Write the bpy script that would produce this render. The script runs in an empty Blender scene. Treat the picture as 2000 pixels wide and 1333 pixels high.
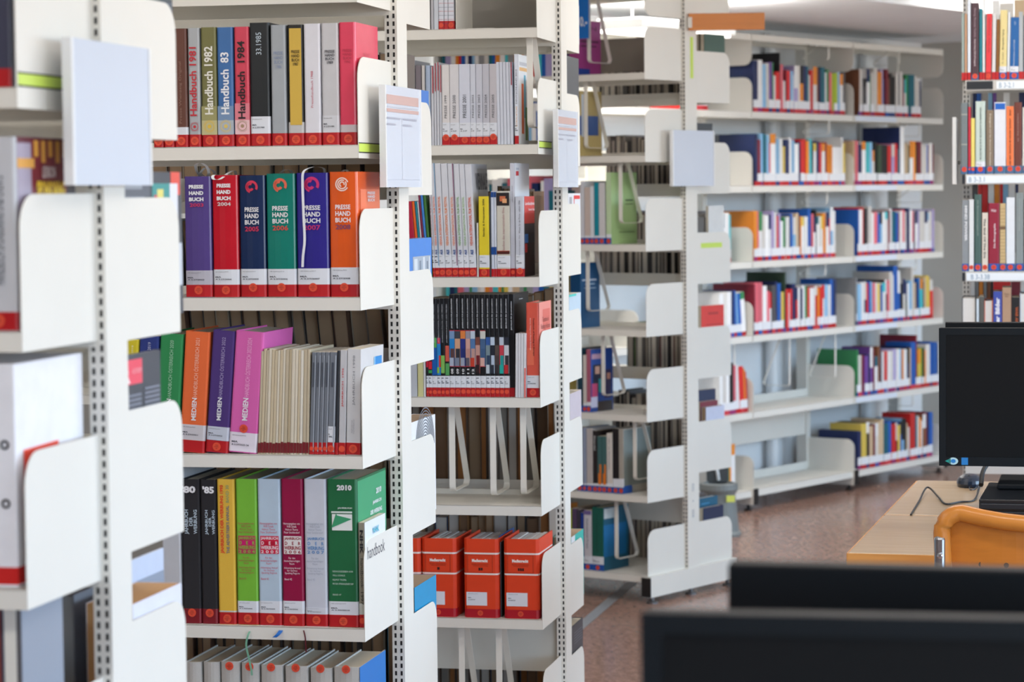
import bpy, math, random
from mathutils import Vector, Matrix
random.seed(7)
SC = bpy.context.scene
COL = SC.collection

# ------------------------------------------------------------------ camera
FPX, CX, CY = 5100.0, 1000.0, 666.5
CAMH, PITCH, ROLL = 1.56, math.atan((666.5 - 375) / 5100.0), 0.010
_F = Vector((0, math.cos(PITCH), -math.sin(PITCH)))
_U0 = Vector((0, math.sin(PITCH), math.cos(PITCH)))
_R0 = Vector((1, 0, 0))
CR = _R0 * math.cos(ROLL) - _U0 * math.sin(ROLL)
CU = _R0 * math.sin(ROLL) + _U0 * math.cos(ROLL)
CF = _F
CP = Vector((0, 0, CAMH))
cam_d = bpy.data.cameras.new('camera')
cam_d.sensor_width = 36.0
cam_d.lens = FPX / 2000.0 * 36.0
cam_d.clip_start = 0.05
cam_d.dof.use_dof = True
cam_d.dof.focus_distance = 5.8
cam_d.dof.aperture_fstop = 6.8
cam = bpy.data.objects.new('camera', cam_d)
COL.objects.link(cam)
cam.matrix_world = Matrix(((CR.x, CU.x, -CF.x, CP.x), (CR.y, CU.y, -CF.y, CP.y),
                           (CR.z, CU.z, -CF.z, CP.z), (0, 0, 0, 1)))
SC.camera = cam

# ------------------------------------------------------------------ world, exposure
SC.view_settings.view_transform = 'Standard'
SC.view_settings.look = 'None'
SC.view_settings.gamma = 1.0
SC.view_settings.use_curve_mapping = False
SC.view_settings.exposure = 0.0
SC.cycles.use_denoising = True
SC.cycles.max_bounces = 8
wd = bpy.data.worlds.new('sky')
SC.world = wd
wd.use_nodes = True
SKY, GROUND = (0.55, 0.77, 1.0), (0.44, 0.42, 0.38)
SKY_S = 12.0
_nt = wd.node_tree
_tc = _nt.nodes.new('ShaderNodeTexCoord')
_sp = _nt.nodes.new('ShaderNodeSeparateXYZ')
_rp = _nt.nodes.new('ShaderNodeValToRGB')
_rp.color_ramp.elements[0].position = 0.49      # ground below the horizon, clear sky above it
_rp.color_ramp.elements[0].color = (*GROUND, 1)
_rp.color_ramp.elements[1].position = 0.53
_rp.color_ramp.elements[1].color = (*SKY, 1)
_mr = _nt.nodes.new('ShaderNodeMapRange')
_mr.inputs['From Min'].default_value = -1
_nt.links.new(_tc.outputs['Generated'], _sp.inputs[0])
_nt.links.new(_sp.outputs[2], _mr.inputs[0])
_nt.links.new(_mr.outputs[0], _rp.inputs[0])
_nt.links.new(_rp.outputs[0], _nt.nodes['Background'].inputs[0])
_nt.nodes['Background'].inputs[1].default_value = SKY_S
LAMP_W = 12.5          # watts of one ceiling lamp
LAMP_COL = (1.0, 0.96, 0.90)
FAR_DOWN, FAR_UP, EDGE_W = 16.0, 60.0, 18.0


# ------------------------------------------------------------------ pixel geometry
def ray(px, py):
    return CF + CR * ((px - CX) / FPX) - CU * ((py - CY) / FPX)


def proj(p):
    d = p - CP
    w = d.dot(CF)
    return CX + FPX * d.dot(CR) / w, CY - FPX * d.dot(CU) / w


def at_depth(px, py, z):
    return CP + ray(px, py) * z


def hit_z(px, py, z):
    d = ray(px, py)
    return CP + d * ((z - CP.z) / d.z)


def bis(f, lo, hi, target):
    flo = f(lo) - target
    for _ in range(46):
        m = 0.5 * (lo + hi)
        fm = f(m) - target
        if (fm < 0) == (flo < 0):
            lo = m
        else:
            hi = m
    return 0.5 * (lo + hi)


class Frame:
    """x runs along a shelf front (to the right), y into the shelf, z up."""
    def __init__(s, o, deg):
        s.o = Vector((o.x, o.y, 0))
        s.a = math.radians(deg)
        s.X = Vector((math.cos(s.a), math.sin(s.a), 0))
        s.Y = Vector((-math.sin(s.a), math.cos(s.a), 0))

    def w(s, x, y, z):
        return s.o + s.X * x + s.Y * y + Vector((0, 0, z))

    def px(s, x, y, z):
        return proj(s.w(x, y, z))

    def sx(s, px, y, z):
        return bis(lambda x: s.px(x, y, z)[0], -2.5, 3.0, px)

    def sz(s, py, x, y):
        return bis(lambda z: s.px(x, y, z)[1], -0.5, 3.2, py)

    def sy(s, px, x, z):
        return bis(lambda y: s.px(x, y, z)[0], -1.0, 2.0, px)


# ------------------------------------------------------------------ materials
def lin(c):
    return tuple(((v / 255) / 12.92 if v <= 10 else ((v / 255 + 0.055) / 1.055) ** 2.4) for v in c[:3])


_mats = {}


def mat(rgb, rough=0.5, kind='paint', metal=0.0):
    key = (tuple(rgb), round(rough, 2), kind, metal)
    if key in _mats:
        return _mats[key]
    m = bpy.data.materials.new('%s_%d_%d_%d' % (kind, *[int(v) for v in rgb[:3]]))
    m.use_nodes = True
    nt = m.node_tree
    bs = nt.nodes['Principled BSDF']
    c = lin(rgb)
    bs.inputs['Roughness'].default_value = rough
    bs.inputs['Metallic'].default_value = metal
    if kind == 'plastic':
        bs.inputs['Specular IOR Level'].default_value = 0.18
    N = nt.nodes.new
    L = nt.links.new
    tc = N('ShaderNodeTexCoord')
    if kind in ('paint', 'card', 'cloth', 'metal'):
        no = N('ShaderNodeTexNoise')
        no.inputs['Scale'].default_value = {'paint': 6, 'card': 30, 'cloth': 900, 'metal': 40}[kind]
        no.inputs['Detail'].default_value = 3
        L(tc.outputs['Object'], no.inputs['Vector'])
        mx = N('ShaderNodeMix')
        mx.data_type = 'RGBA'
        k = {'paint': 0.97, 'card': 0.93, 'cloth': 0.82, 'metal': 0.95}[kind]
        mx.inputs[6].default_value = (c[0] * k, c[1] * k, c[2] * k, 1)
        k2 = 2 - k
        mx.inputs[7].default_value = (min(1, c[0] * k2), min(1, c[1] * k2), min(1, c[2] * k2), 1)
        L(no.outputs['Fac'], mx.inputs[0])
        L(mx.outputs[2], bs.inputs['Base Color'])
    elif kind == 'pages':
        wv = N('ShaderNodeTexWave')
        wv.bands_direction = 'X'
        wv.inputs['Scale'].default_value = 260
        wv.inputs['Distortion'].default_value = 1.5
        wv.inputs['Detail'].default_value = 2
        L(tc.outputs['Object'], wv.inputs['Vector'])
        mx = N('ShaderNodeMix')
        mx.data_type = 'RGBA'
        mx.inputs[6].default_value = (c[0] * .72, c[1] * .70, c[2] * .66, 1)
        mx.inputs[7].default_value = (*c, 1)
        L(wv.outputs['Fac'], mx.inputs[0])
        L(mx.outputs[2], bs.inputs['Base Color'])
    elif kind == 'wood':
        mp = N('ShaderNodeMapping')
        mp.inputs['Scale'].default_value = (1.6, 22, 22)
        L(tc.outputs['Object'], mp.inputs['Vector'])
        no = N('ShaderNodeTexNoise')
        no.inputs['Scale'].default_value = 3
        no.inputs['Detail'].default_value = 6
        L(mp.outputs[0], no.inputs['Vector'])
        mx = N('ShaderNodeMix')
        mx.data_type = 'RGBA'
        mx.inputs[6].default_value = (c[0] * .80, c[1] * .76, c[2] * .70, 1)
        mx.inputs[7].default_value = (min(1, c[0] * 1.12), min(1, c[1] * 1.12), min(1, c[2] * 1.12), 1)
        L(no.outputs['Fac'], mx.inputs[0])
        L(mx.outputs[2], bs.inputs['Base Color'])
    elif kind == 'floor':
        mp = N('ShaderNodeMapping')
        mp.inputs['Scale'].default_value = (9, 3.2, 1)
        mp.inputs['Rotation'].default_value = (0, 0, 0.75)
        L(tc.outputs['Object'], mp.inputs['Vector'])
        n1 = N('ShaderNodeTexNoise')
        n1.inputs['Scale'].default_value = 5.0
        n1.inputs['Detail'].default_value = 9
        n1.inputs['Roughness'].default_value = 0.75
        L(mp.outputs[0], n1.inputs['Vector'])
        cr = N('ShaderNodeValToRGB')
        cr.color_ramp.elements[0].position = 0.34
        cr.color_ramp.elements[0].color = (c[0] * .62, c[1] * .58, c[2] * .56, 1)
        cr.color_ramp.elements[1].position = 0.68
        cr.color_ramp.elements[1].color = (min(1, c[0] * 1.22), min(1, c[1] * 1.20), min(1, c[2] * 1.18), 1)
        L(n1.outputs['Fac'], cr.inputs[0])
        L(cr.outputs[0], bs.inputs['Base Color'])
        n2 = N('ShaderNodeTexNoise')
        n2.inputs['Scale'].default_value = 2.2
        L(tc.outputs['Object'], n2.inputs['Vector'])
        mr = N('ShaderNodeMapRange')
        mr.inputs['To Min'].default_value = rough * .8
        mr.inputs['To Max'].default_value = rough * 1.35
        L(n2.outputs['Fac'], mr.inputs[0])
        L(mr.outputs[0], bs.inputs['Roughness'])
    else:
        bs.inputs['Base Color'].default_value = (*c, 1)
    _mats[key] = m
    return m


def emit(rgb, s):
    m = bpy.data.materials.new('lit_panel')
    m.use_nodes = True
    nt = m.node_tree
    nt.nodes.remove(nt.nodes['Principled BSDF'])
    e = nt.nodes.new('ShaderNodeEmission')
    e.inputs[0].default_value = (*rgb, 1)
    e.inputs[1].default_value = s
    nt.links.new(e.outputs[0], nt.nodes['Material Output'].inputs[0])
    return m


STEEL = mat((232, 229, 221), 0.42)
STEEL_G = mat((205, 203, 199), 0.38)
DARK = mat((24, 22, 22), 0.6)
PAGES = mat((232, 225, 208), 0.85, 'pages')
PAGES_O = mat((176, 150, 124), 0.9, 'pages')
PAGES_W = mat((240, 240, 240), 0.8, 'pages')
BLACKPL = mat((20, 23, 27), 0.5, 'plastic')
SCREEN = mat((15, 17, 20), 0.6, 'plastic')


# ------------------------------------------------------------------ mesh helpers
class MB:
    def __init__(s):
        s.v, s.f, s.m = [], [], []

    def face(s, pts, m=0):
        n = len(s.v)
        s.v += [tuple(p) for p in pts]
        s.f.append(tuple(range(n, n + len(pts))))
        s.m.append(m)

    def box(s, x0, x1, y0, y1, z0, z1, m=0, fm=None):
        n = len(s.v)
        s.v += [(x0, y0, z0), (x1, y0, z0), (x1, y1, z0), (x0, y1, z0), (x0, y0, z1), (x1, y0, z1), (x1, y1, z1), (x0, y1, z1)]
        fs = [(0, 3, 2, 1), (4, 5, 6, 7), (0, 1, 5, 4), (2, 3, 7, 6), (1, 2, 6, 5), (3, 0, 4, 7)]
        for i, q in enumerate(fs):           # bottom, top, front, back, right, left
            s.f.append(tuple(n + k for k in q))
            s.m.append(fm.get(i, m) if fm else m)

    def prism(s, poly, axis, t0, t1, m=0):
        """closed polygon (2D) extruded along axis 0/1/2"""
        def p3(p, t):
            return {0: (t, p[0], p[1]), 1: (p[0], t, p[1]), 2: (p[0], p[1], t)}[axis]
        n, k = len(s.v), len(poly)
        s.v += [p3(p, t0) for p in poly] + [p3(p, t1) for p in poly]
        s.f.append(tuple(range(n, n + k)))
        s.m.append(m)
        s.f.append(tuple(range(n + 2 * k - 1, n + k - 1, -1)))
        s.m.append(m)
        for i in range(k):
            j = (i + 1) % k
            s.f.append((n + j, n + i, n + k + i, n + k + j))
            s.m.append(m)

    def ushell(s, w, d, t, r, bul, z0, z1, off=0.0, m=0):
        """cover wrapped round a book: open at the back"""
        def path(o):
            L_, R_, Fr, rr = -w / 2 - o, w / 2 + o, -o, max(r + o, 0.0002)
            rr = min(rr, w * 0.45)
            pts = [(L_, d), (L_, Fr + rr), (L_ + .29 * rr, Fr + .29 * rr)]
            n = 4 if bul > 0 else 1
            for i in range(n + 1):
                q = i / n
                pts.append((L_ + rr + (R_ - L_ - 2 * rr) * q, Fr - bul * 4 * q * (1 - q)))
            pts += [(R_ - .29 * rr, Fr + .29 * rr), (R_, Fr + rr), (R_, d)]
            return pts
        A, B = path(off), path(off - t)
        n, k = len(s.v), len(A)
        for zz in (z0, z1):
            s.v += [(p[0], p[1], zz) for p in A]
            s.v += [(p[0], p[1], zz) for p in B]
        for i in range(k - 1):
            a, b = n + i, n + i + 1
            ai, bi = a + k, b + k
            at_, bt, ait, bit = a + 2 * k, b + 2 * k, a + 3 * k, b + 3 * k
            s.f += [(a, b, bt, at_), (bi, ai, ait, bit), (at_, bt, bit, ait), (b, a, ai, bi)]
            s.m += [m] * 4
        for i, fl in ((0, False), (k - 1, True)):
            q = (n + i, n + i + k, n + i + 3 * k, n + i + 2 * k)
            s.f.append(q if not fl else q[::-1])
            s.m.append(m)

    def lathe(s, prof, n=24, m=0, cx=0, cy=0):
        b = len(s.v)
        for (r, z) in prof:
            for i in range(n):
                a = 2 * math.pi * i / n
                s.v.append((cx + r * math.cos(a), cy + r * math.sin(a), z))
        for j in range(len(prof) - 1):
            for i in range(n):
                i2 = (i + 1) % n
                s.f.append((b + j * n + i, b + j * n + i2, b + (j + 1) * n + i2, b + (j + 1) * n + i))
                s.m.append(m)
        s.f.append(tuple(b + i for i in reversed(range(n))))
        s.f.append(tuple(b + (len(prof) - 1) * n + i for i in range(n)))
        s.m += [m, m]

    def tube(s, pts, r, n=8, m=0, flat=None):
        pts = [Vector(p) for p in pts]
        b = len(s.v)
        up = Vector((0, 0, 1))
        for i, p in enumerate(pts):
            t = (pts[min(i + 1, len(pts) - 1)] - pts[max(i - 1, 0)]).normalized()
            if abs(t.z) > 0.95:
                up = Vector((0, 1, 0))
            else:
                up = Vector((0, 0, 1))
            if flat:
                up = Vector(flat)
            e1 = t.cross(up).normalized()
            e2 = t.cross(e1).normalized()
            for k in range(n):
                a = 2 * math.pi * k / n
                s.v.append(tuple(p + e1 * (r * math.cos(a)) + e2 * (r * math.sin(a))))
        for i in range(len(pts) - 1):
            for k in range(n):
                k2 = (k + 1) % n
                s.f.append((b + i * n + k, b + i * n + k2, b + (i + 1) * n + k2, b + (i + 1) * n + k))
                s.m.append(m)
        s.f.append(tuple(b + k for k in reversed(range(n))))
        s.f.append(tuple(b + (len(pts) - 1) * n + k for k in range(n)))
        s.m += [m, m]

    def build(s, name, mats, parent=None, smooth=False):
        me = bpy.data.meshes.new(name)
        me.from_pydata(s.v, [], s.f)
        if not isinstance(mats, (list, tuple)):
            mats = [mats]
        for m in mats:
            me.materials.append(m)
        if len(mats) > 1:
            me.polygons.foreach_set('material_index', s.m)
        if smooth:
            me.polygons.foreach_set('use_smooth', [True] * len(me.polygons))
        me.update()
        o = bpy.data.objects.new(name, me)
        COL.objects.link(o)
        if parent:
            o.parent = parent
        return o


def bevel(o, w=0.004, seg=2):
    md = o.modifiers.new('soft_edges', 'BEVEL')
    md.width = w
    md.segments = seg
    md.limit_method = 'ANGLE'
    return o


_labels = {}


def tag(o, label, cat, group=None):
    if label in _labels:
        print('DUP LABEL', label)
    _labels[label] = 1
    n = len(label.split())
    if n < 4 or n > 16:
        print('LABEL LEN', n, label)
    o['label'] = label
    o['category'] = cat
    if group:
        o['group'] = group
    return o


def empty(name, loc, rz=0.0, ry=0.0):
    o = bpy.data.objects.new(name, None)
    o.empty_display_size = 0.05
    COL.objects.link(o)
    o.location = loc
    o.rotation_euler = (0, ry, rz)
    return o


def structure(o):
    o['kind'] = 'structure'
    return o


def stuff(o):
    o['kind'] = 'stuff'
    return o


# ------------------------------------------------------------------ lettering (flat print on real surfaces)
_txt = {}


def text_mesh(body, bold):
    key = (body, bold)
    if key in _txt:
        return _txt[key]
    cu = bpy.data.curves.new('print', 'FONT')
    cu.body = body
    cu.resolution_u = 2
    cu.offset = 0.024 * bold
    cu.align_x = 'CENTER' if '\n' in body else 'LEFT'
    cu.space_line = 0.95
    ob = bpy.data.objects.new('print', cu)
    COL.objects.link(ob)
    me = bpy.data.meshes.new_from_object(ob)
    bpy.data.objects.remove(ob)
    bpy.data.curves.remove(cu)
    co = [v.co.copy() for v in me.vertices]
    x0, x1 = min(c.x for c in co), max(c.x for c in co)
    y0, y1 = min(c.y for c in co), max(c.y for c in co)
    for v in me.vertices:
        v.co = ((v.co.x - x0) / (x1 - x0), (v.co.y - y0) / (y1 - y0), 0)
    me.materials.clear()
    me.materials.append(None)
    _txt[key] = me
    return me


def text(body, parent, plane, a0, a1, z0, z1, at, rgb, orient='h', bold=0, name='lettering'):
    """plane 'f': front (x,z) at y=at; 'r': right side (y,z) at x=at"""
    me = text_mesh(body, bold)
    o = bpy.data.objects.new(name, me)
    COL.objects.link(o)
    o.parent = parent
    if plane == 'f':
        A, n = Vector((1, 0, 0)), Vector((0, -1, 0))
        P = lambda a, z: Vector((a, at, z))
    else:
        A, n = Vector((0, 1, 0)), Vector((1, 0, 0))
        P = lambda a, z: Vector((at, a, z))
    Z = Vector((0, 0, 1))
    if orient == 'h':
        ex, ey, p = A * (a1 - a0), Z * (z1 - z0), P(a0, z0)
    elif orient == 'u':
        ex, ey, p = Z * (z1 - z0), -A * (a1 - a0), P(a1, z0)
    else:
        ex, ey, p = -Z * (z1 - z0), A * (a1 - a0), P(a0, z1)
    o.matrix_local = Matrix(((ex.x, ey.x, n.x, p.x), (ex.y, ey.y, n.y, p.y), (ex.z, ey.z, n.z, p.z), (0, 0, 0, 1)))
    o.material_slots[0].link = 'OBJECT'
    o.material_slots[0].material = mat(rgb, 0.5, 'flat')
    return o


_disc = None


def disc_mesh():
    global _disc
    if _disc is None:
        mb = MB()
        n = 24
        mb.face([(math.cos(2 * math.pi * i / n), 0, math.sin(2 * math.pi * i / n)) for i in range(n)])
        me = bpy.data.meshes.new('round_sticker')
        me.from_pydata(mb.v, [], mb.f)
        me.materials.append(mat((226, 78, 52), 0.55))
        _disc = me
    return _disc


def sticker(parent, x, z, r, y, words=True):
    o = bpy.data.objects.new('round_sticker', disc_mesh())
    COL.objects.link(o)
    o.parent = parent
    o.location = (x, y, z)
    o.scale = (r, 1, r)
    if words:
        t = text('nicht\nentlehn-\nbar', o, 'f', -.62, .62, -.52, .52, -0.0004, (110, 22, 20))
    return o


def ring(mb, cx, cz, r0, r1, a0, a1, y, m=0, n=18):
    for i in range(n):
        q0, q1 = math.radians(a0 + (a1 - a0) * i / n), math.radians(a0 + (a1 - a0) * (i + 1) / n)
        mb.face([(cx + r0 * math.cos(q0), y, cz + r0 * math.sin(q0)), (cx + r1 * math.cos(q0), y, cz + r1 * math.sin(q0)),
                 (cx + r1 * math.cos(q1), y, cz + r1 * math.sin(q1)), (cx + r0 * math.cos(q1), y, cz + r0 * math.sin(q1))], m)


# ------------------------------------------------------------------ books
RED, BLUE = (186, 22, 30), (32, 84, 168)


def book(fr, x0, x1, z, h, d, rgb, label, cat='book', group=None, name='book', y0=0.012, lean=0.0, hard=True, bulge=0.0,
         band=None, sig=None, dot=None, texts=(), prints=(), sprints=(), stexts=(), pages=None, rings=(), wrap=0.035,
         kind='card', rough=0.38, dotx=0.5):
    """band: (rgb, height); sig: (z0, z1, rgb, text); dot: height of the round sticker (all in metres)"""
    w = max(x1 - x0 - 0.0006, 0.0015)
    le = math.radians(lean)
    o = empty(name, fr.w((x0 + x1) / 2, y0, z + abs(math.sin(le)) * w / 2 + 0.0003), fr.a, le)
    tag(o, label, cat, group)
    t = 0.0026 if hard else 0.0007
    t = min(t, w * .3)
    r = 0.004 if hard else 0.0012
    mb = MB()
    mb.ushell(w, d, t, r, bulge, 0, h)
    mb.build('cover', mat(rgb, rough, kind), o, smooth=False)
    mb = MB()
    ins = 0.003 if hard else 0.0002
    mb.box(-w / 2 + t, w / 2 - t, t + .0006, d - (.004 if hard else .0002), ins, h - ins)
    mb.build('page_block', pages or PAGES, o)
    yf = -bulge * 0.96
    if band:
        mb = MB()
        mb.ushell(w, wrap, .0004, r, bulge, 0.0006, band[1], .0005)
        mb.build('colour_band', mat(band[0], 0.42), o)
    if sig:
        mb = MB()
        mb.ushell(w, min(.006, d), .0004, r, bulge, sig[0], sig[1], .0004)
        lb = mb.build('spine_label', mat(sig[2], 0.5), o)
        sh = sig[1] - sig[0]
        if sig[3] and w > .012:
            ink = (40, 44, 60)
            text('UB Salzburg FKO', lb, 'f', -w * .40, w * .10, sig[0] + sh * .80, sig[0] + sh * .87, yf - .0016, ink)
            text('MA', lb, 'f', -w * .40, -w * .18, sig[0] + sh * .46, sig[0] + sh * .55, yf - .0016, ink, bold=1)
            text(sig[3], lb, 'f', -w * .40, w * .22, sig[0] + sh * .31, sig[0] + sh * .40, yf - .0016, ink, bold=1)
        elif sig[3]:
            mb = MB()
            for q, ww in ((.78, .6), (.50, .35), (.36, .7)):
                mb.face([(-w * .4, yf - .0016, sig[0] + sh * q), (-w * .4 + w * ww, yf - .0016, sig[0] + sh * q),
                         (-w * .4 + w * ww, yf - .0016, sig[0] + sh * (q + .07)), (-w * .4, yf - .0016, sig[0] + sh * (q + .07))])
            mb.build('label_lines', mat((70, 74, 90), .5, 'flat'), lb)
    if dot:
        rr = min(.0085, w * .47)
        sticker(o, (dotx - .5) * w, dot, rr, yf - .0018, w > .014)
    if prints:
        mb, ms = MB(), []
        for (fx0, fx1, fz0, fz1, c) in prints:
            mm = mat(c, 0.45)
            if mm not in ms:
                ms.append(mm)
            y = yf - .0010 - .00005 * len(mb.f)
            mb.face([((fx0 - .5) * w, y, fz0 * h), ((fx1 - .5) * w, y, fz0 * h), ((fx1 - .5) * w, y, fz1 * h), ((fx0 - .5) * w, y, fz1 * h)], ms.index(mm))
        mb.build('printed_design', ms, o)
    if rings:
        mb = MB()
        for (cx, cz, r0, r1, a0, a1) in rings:
            ring(mb, (cx - .5) * w, cz * h, r0 * w, r1 * w, a0, a1, yf - .0014)
        mb.build('emblem', mat(rings_col(rings), .45), o)
    for tx in texts:
        body, fx0, fx1, fz0, fz1, ori, c = tx[:7]
        text(body, o, 'f', (fx0 - .5) * w, (fx1 - .5) * w, fz0 * h, fz1 * h, yf - .0018, c, ori, tx[7] if len(tx) > 7 else 0)
    if sprints:
        mb, ms = MB(), []
        for (fy0, fy1, fz0, fz1, c) in sprints:
            mm = mat(c, 0.4)
            if mm not in ms:
                ms.append(mm)
            x = w / 2 + .0006 + .00005 * len(mb.f)
            mb.face([(x, fy0 * d, fz0 * h), (x, fy1 * d, fz0 * h), (x, fy1 * d, fz1 * h), (x, fy0 * d, fz1 * h)], ms.index(mm))
        mb.build('cover_picture', ms, o)
    for tx in stexts:
        body, fy0, fy1, fz0, fz1, c = tx[:6]
        text(body, o, 'r', fy0 * d, fy1 * d, fz0 * h, fz1 * h, w / 2 + .0022, c, 'h', tx[6] if len(tx) > 6 else 0)
    return o


_ring_c = [(0, 0, 0)]


def rings_col(_):
    return _ring_c[0]


def plain_book(fr, x0, x1, y0, d, z, h, rgb, label, cat='book', group=None, band=None, lab=None, lean=0.0, pages=None, flip=False, name='book', top2=None):
    """small book far away: one mesh, printed zones on its spine; flip = fore-edge to the front"""
    w = max(x1 - x0 - .0004, .0015)
    le = math.radians(lean)
    mb = MB()
    t = min(.0022, w * .22)
    ms = [mat(rgb, .42, 'card'), pages or PAGES, mat(lab[1], .5) if lab else STEEL, mat(band[1], .45) if band else STEEL]
    if flip:
        mb.box(-w / 2, -w / 2 + t, 0, d, 0, h)
        mb.box(w / 2 - t, w / 2, 0, d, 0, h)
        mb.box(-w / 2 + t, w / 2 - t, d - t, d, 0, h)
        mb.box(-w / 2 + t, w / 2 - t, .003, d - t, .002, h - .003, 1)
    else:
        zs = [(0, h, 0)]
        if band:
            zs = [(0, band[0], 3), (band[0], h, 0)]
        if lab:
            zb = band[0] if band else 0
            zs = ([(0, zb, 3)] if band else []) + [(zb, lab[0], 2), (lab[0], h, 0)]
        if top2:
            ms.append(mat(top2[1], .42, 'card'))
            a, b, _ = zs.pop()
            zs += [(a, h * top2[0], 0), (h * top2[0], h, 4)]
        for (a, b, k) in zs:
            mb.box(-w / 2, w / 2, 0, t, a, b, k)
        mb.box(-w / 2, -w / 2 + t, t, d, 0, h)
        mb.box(w / 2 - t, w / 2, t, d, 0, h)
        mb.box(-w / 2 + t, w / 2 - t, t, d - .003, .002, h - .003, 1)
    o = mb.build(name, ms)
    o.location = fr.w((x0 + x1) / 2, y0, z + abs(math.sin(le)) * w / 2 + .0003)
    o.rotation_euler = (0, le, fr.a)
    if label:
        tag(o, label, cat, group)
    return o


ORD = ['first', 'second', 'third', 'fourth', 'fifth', 'sixth', 'seventh', 'eighth', 'ninth', 'tenth', 'eleventh', 'twelfth', 'thirteenth',
       'fourteenth', 'fifteenth', 'sixteenth', 'seventeenth', 'eighteenth', 'nineteenth', 'twentieth'] + \
      ['twenty-' + q for q in ('first', 'second', 'third', 'fourth', 'fifth', 'sixth', 'seventh', 'eighth', 'ninth')] + \
      ['thirtieth'] + ['thirty-' + q for q in ('first', 'second', 'third', 'fourth', 'fifth', 'sixth', 'seventh', 'eighth', 'ninth')]
PAL = {'W': ((240, 240, 240), 'white'), 'w': ((218, 214, 208), 'off-white'), 'g': ((150, 152, 154), 'grey'), 'z': ((84, 84, 88), 'dark grey'),
       'k': ((30, 30, 34), 'black'), 'n': ((28, 44, 92), 'navy'), 'b': ((26, 92, 178), 'blue'), 'l': ((142, 190, 226), 'light blue'),
       't': ((20, 104, 122), 'teal'), 'c': ((74, 196, 204), 'turquoise'), 'r': ((216, 44, 44), 'red'), 'm': ((126, 30, 48), 'maroon'),
       'p': ((228, 110, 124), 'pink'), 'u': ((110, 70, 150), 'purple'), 'v': ((172, 160, 204), 'lavender'), 'o': ((232, 142, 46), 'orange'),
       'y': ((228, 200, 90), 'yellow'), 'e': ((52, 138, 84), 'green'), 'd': ((54, 76, 58), 'dark green'), 'i': ((176, 196, 58), 'lime'),
       's': ((206, 180, 146), 'beige'), 'x': ((132, 84, 60), 'brown')}

# ------------------------------------------------------------------ where things stand
SD, PD = 0.26, 0.08                      # shelf depth, post depth
BD = 2 * SD + PD
S1 = Frame(at_depth(45, 800, 3.27), -11.9)
S2 = Frame(at_depth(706, 750, 5.10), -11.9)
S3 = Frame(at_depth(1055, 750, 6.80), -11.9)
S4 = Frame(hit_z(1266, 1181, 0), -36.5)
WR = Frame(hit_z(1472, 998, 0), 53.5)
RR = Frame(at_depth(1877, 540, 8.80), -11.0)
DK = Frame(hit_z(1656, 1080, 0.73), -14.8)

# ------------------------------------------------------------------ room shell
WALL = mat((180, 177, 170), 0.8)
WALLB = mat((236, 238, 240), 0.8)
CEIL = mat((240, 243, 247), 0.85)
mb = MB()
mb.box(-8, 9, -5, 17, -0.1, 0)
structure(mb.build('floor', mat((164, 130, 116), 0.19, 'floor')))
CZ, SOF = 2.78, 2.38
WY = 0.42                                # wall behind the far bookcase (its frame)
wall_x1 = WR.sx(1800, WY, 2.3)           # room corner right of the far bookcase
WL = -2.75


def wall_slab(name, p, q, z0, z1, t=0.12, m=WALL, holes=()):
    """vertical wall from p to q; holes are (s0, s1, z0, z1) along it"""
    p, q = Vector((p[0], p[1], 0)), Vector((q[0], q[1], 0))
    ln = (q - p).length
    mb = MB()
    s = 0.0
    for (a, b, h0, h1) in sorted(holes):
        mb.box(s, a, 0, t, z0, z1)
        mb.box(a, b, 0, t, z0, h0)
        mb.box(a, b, 0, t, h1, z1)
        s = b
    mb.box(s, ln, 0, t, z0, z1)
    o = mb.build(name, m)
    o.location = p
    o.rotation_euler = (0, 0, math.atan2(q.y - p.y, q.x - p.x))
    return structure(o)


pa, pb = WR.w(WL, WY, 0), WR.w(wall_x1, WY, 0)
pc = WR.w(wall_x1, WY - 6.2, 0)
wall_slab('wall_back', pa, pb, 0, CZ, m=WALLB)
wall_slab('wall_right', (pb.x, pb.y), (pc.x, pc.y), 0, CZ, m=WALL)
wall_slab('wall_left', (-7.0, pa.y + .6), (pa.x, pa.y), 0, CZ)
wall_slab('wall_far_left', (-7.0, -4.0), (-7.0, pa.y + .6), 0, CZ)
RX = 6.0
# window wall on the right, four tall windows
wy = pc.y + .5
wl = wy + 4.0
wins = [(0.5 + i * 2.9, 2.9 + i * 2.9, 0.85, 2.55) for i in range(5)]
wins = [q for q in wins if q[1] < wl - 0.3]
o = wall_slab('wall_window_side', (RX, wy), (RX, -4.0), 0, CZ, holes=wins)
wall_slab('wall_behind', (RX, -4.0), (-7.0, -4.0), 0, CZ, holes=[(1.0, 5.5, 0.55, 2.5)])
FRM = mat((225, 226, 228), 0.5)


def window(n, fr, x0, x1, z0, z1):
    r = empty('window_%d' % n, fr.w(x0, 0, z0), fr.a)
    structure(r)
    mb = MB()
    w, h = x1 - x0, z1 - z0
    for (a, b, c, d) in ((0, w, 0, .06), (0, w, h - .06, h), (0, .06, .06, h - .06), (w - .06, w, .06, h - .06), (w / 2 - .035, w / 2 + .035, .06, h - .06)):
        mb.box(a, b, .02, .08, c, d)
    mb.build('window_frame', FRM, r)
    mb = MB()
    mb.box(-.03, w + .03, -.16, .0, -.05, -.01)
    mb.build('window_sill', FRM, r)
    la = bpy.data.lights.new('daylight_portal', 'AREA')
    la.shape = 'RECTANGLE'
    la.size, la.size_y = w - .1, h - .1
    la.cycles.is_portal = True
    lo = bpy.data.objects.new('daylight_portal', la)
    COL.objects.link(lo)
    lo.parent = r
    lo.location = (w / 2, .09, h / 2)
    lo.rotation_euler = (math.pi / 2, 0, 0)
    lo.rotation_euler = (-math.pi / 2, 0, 0)
    return r


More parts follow.
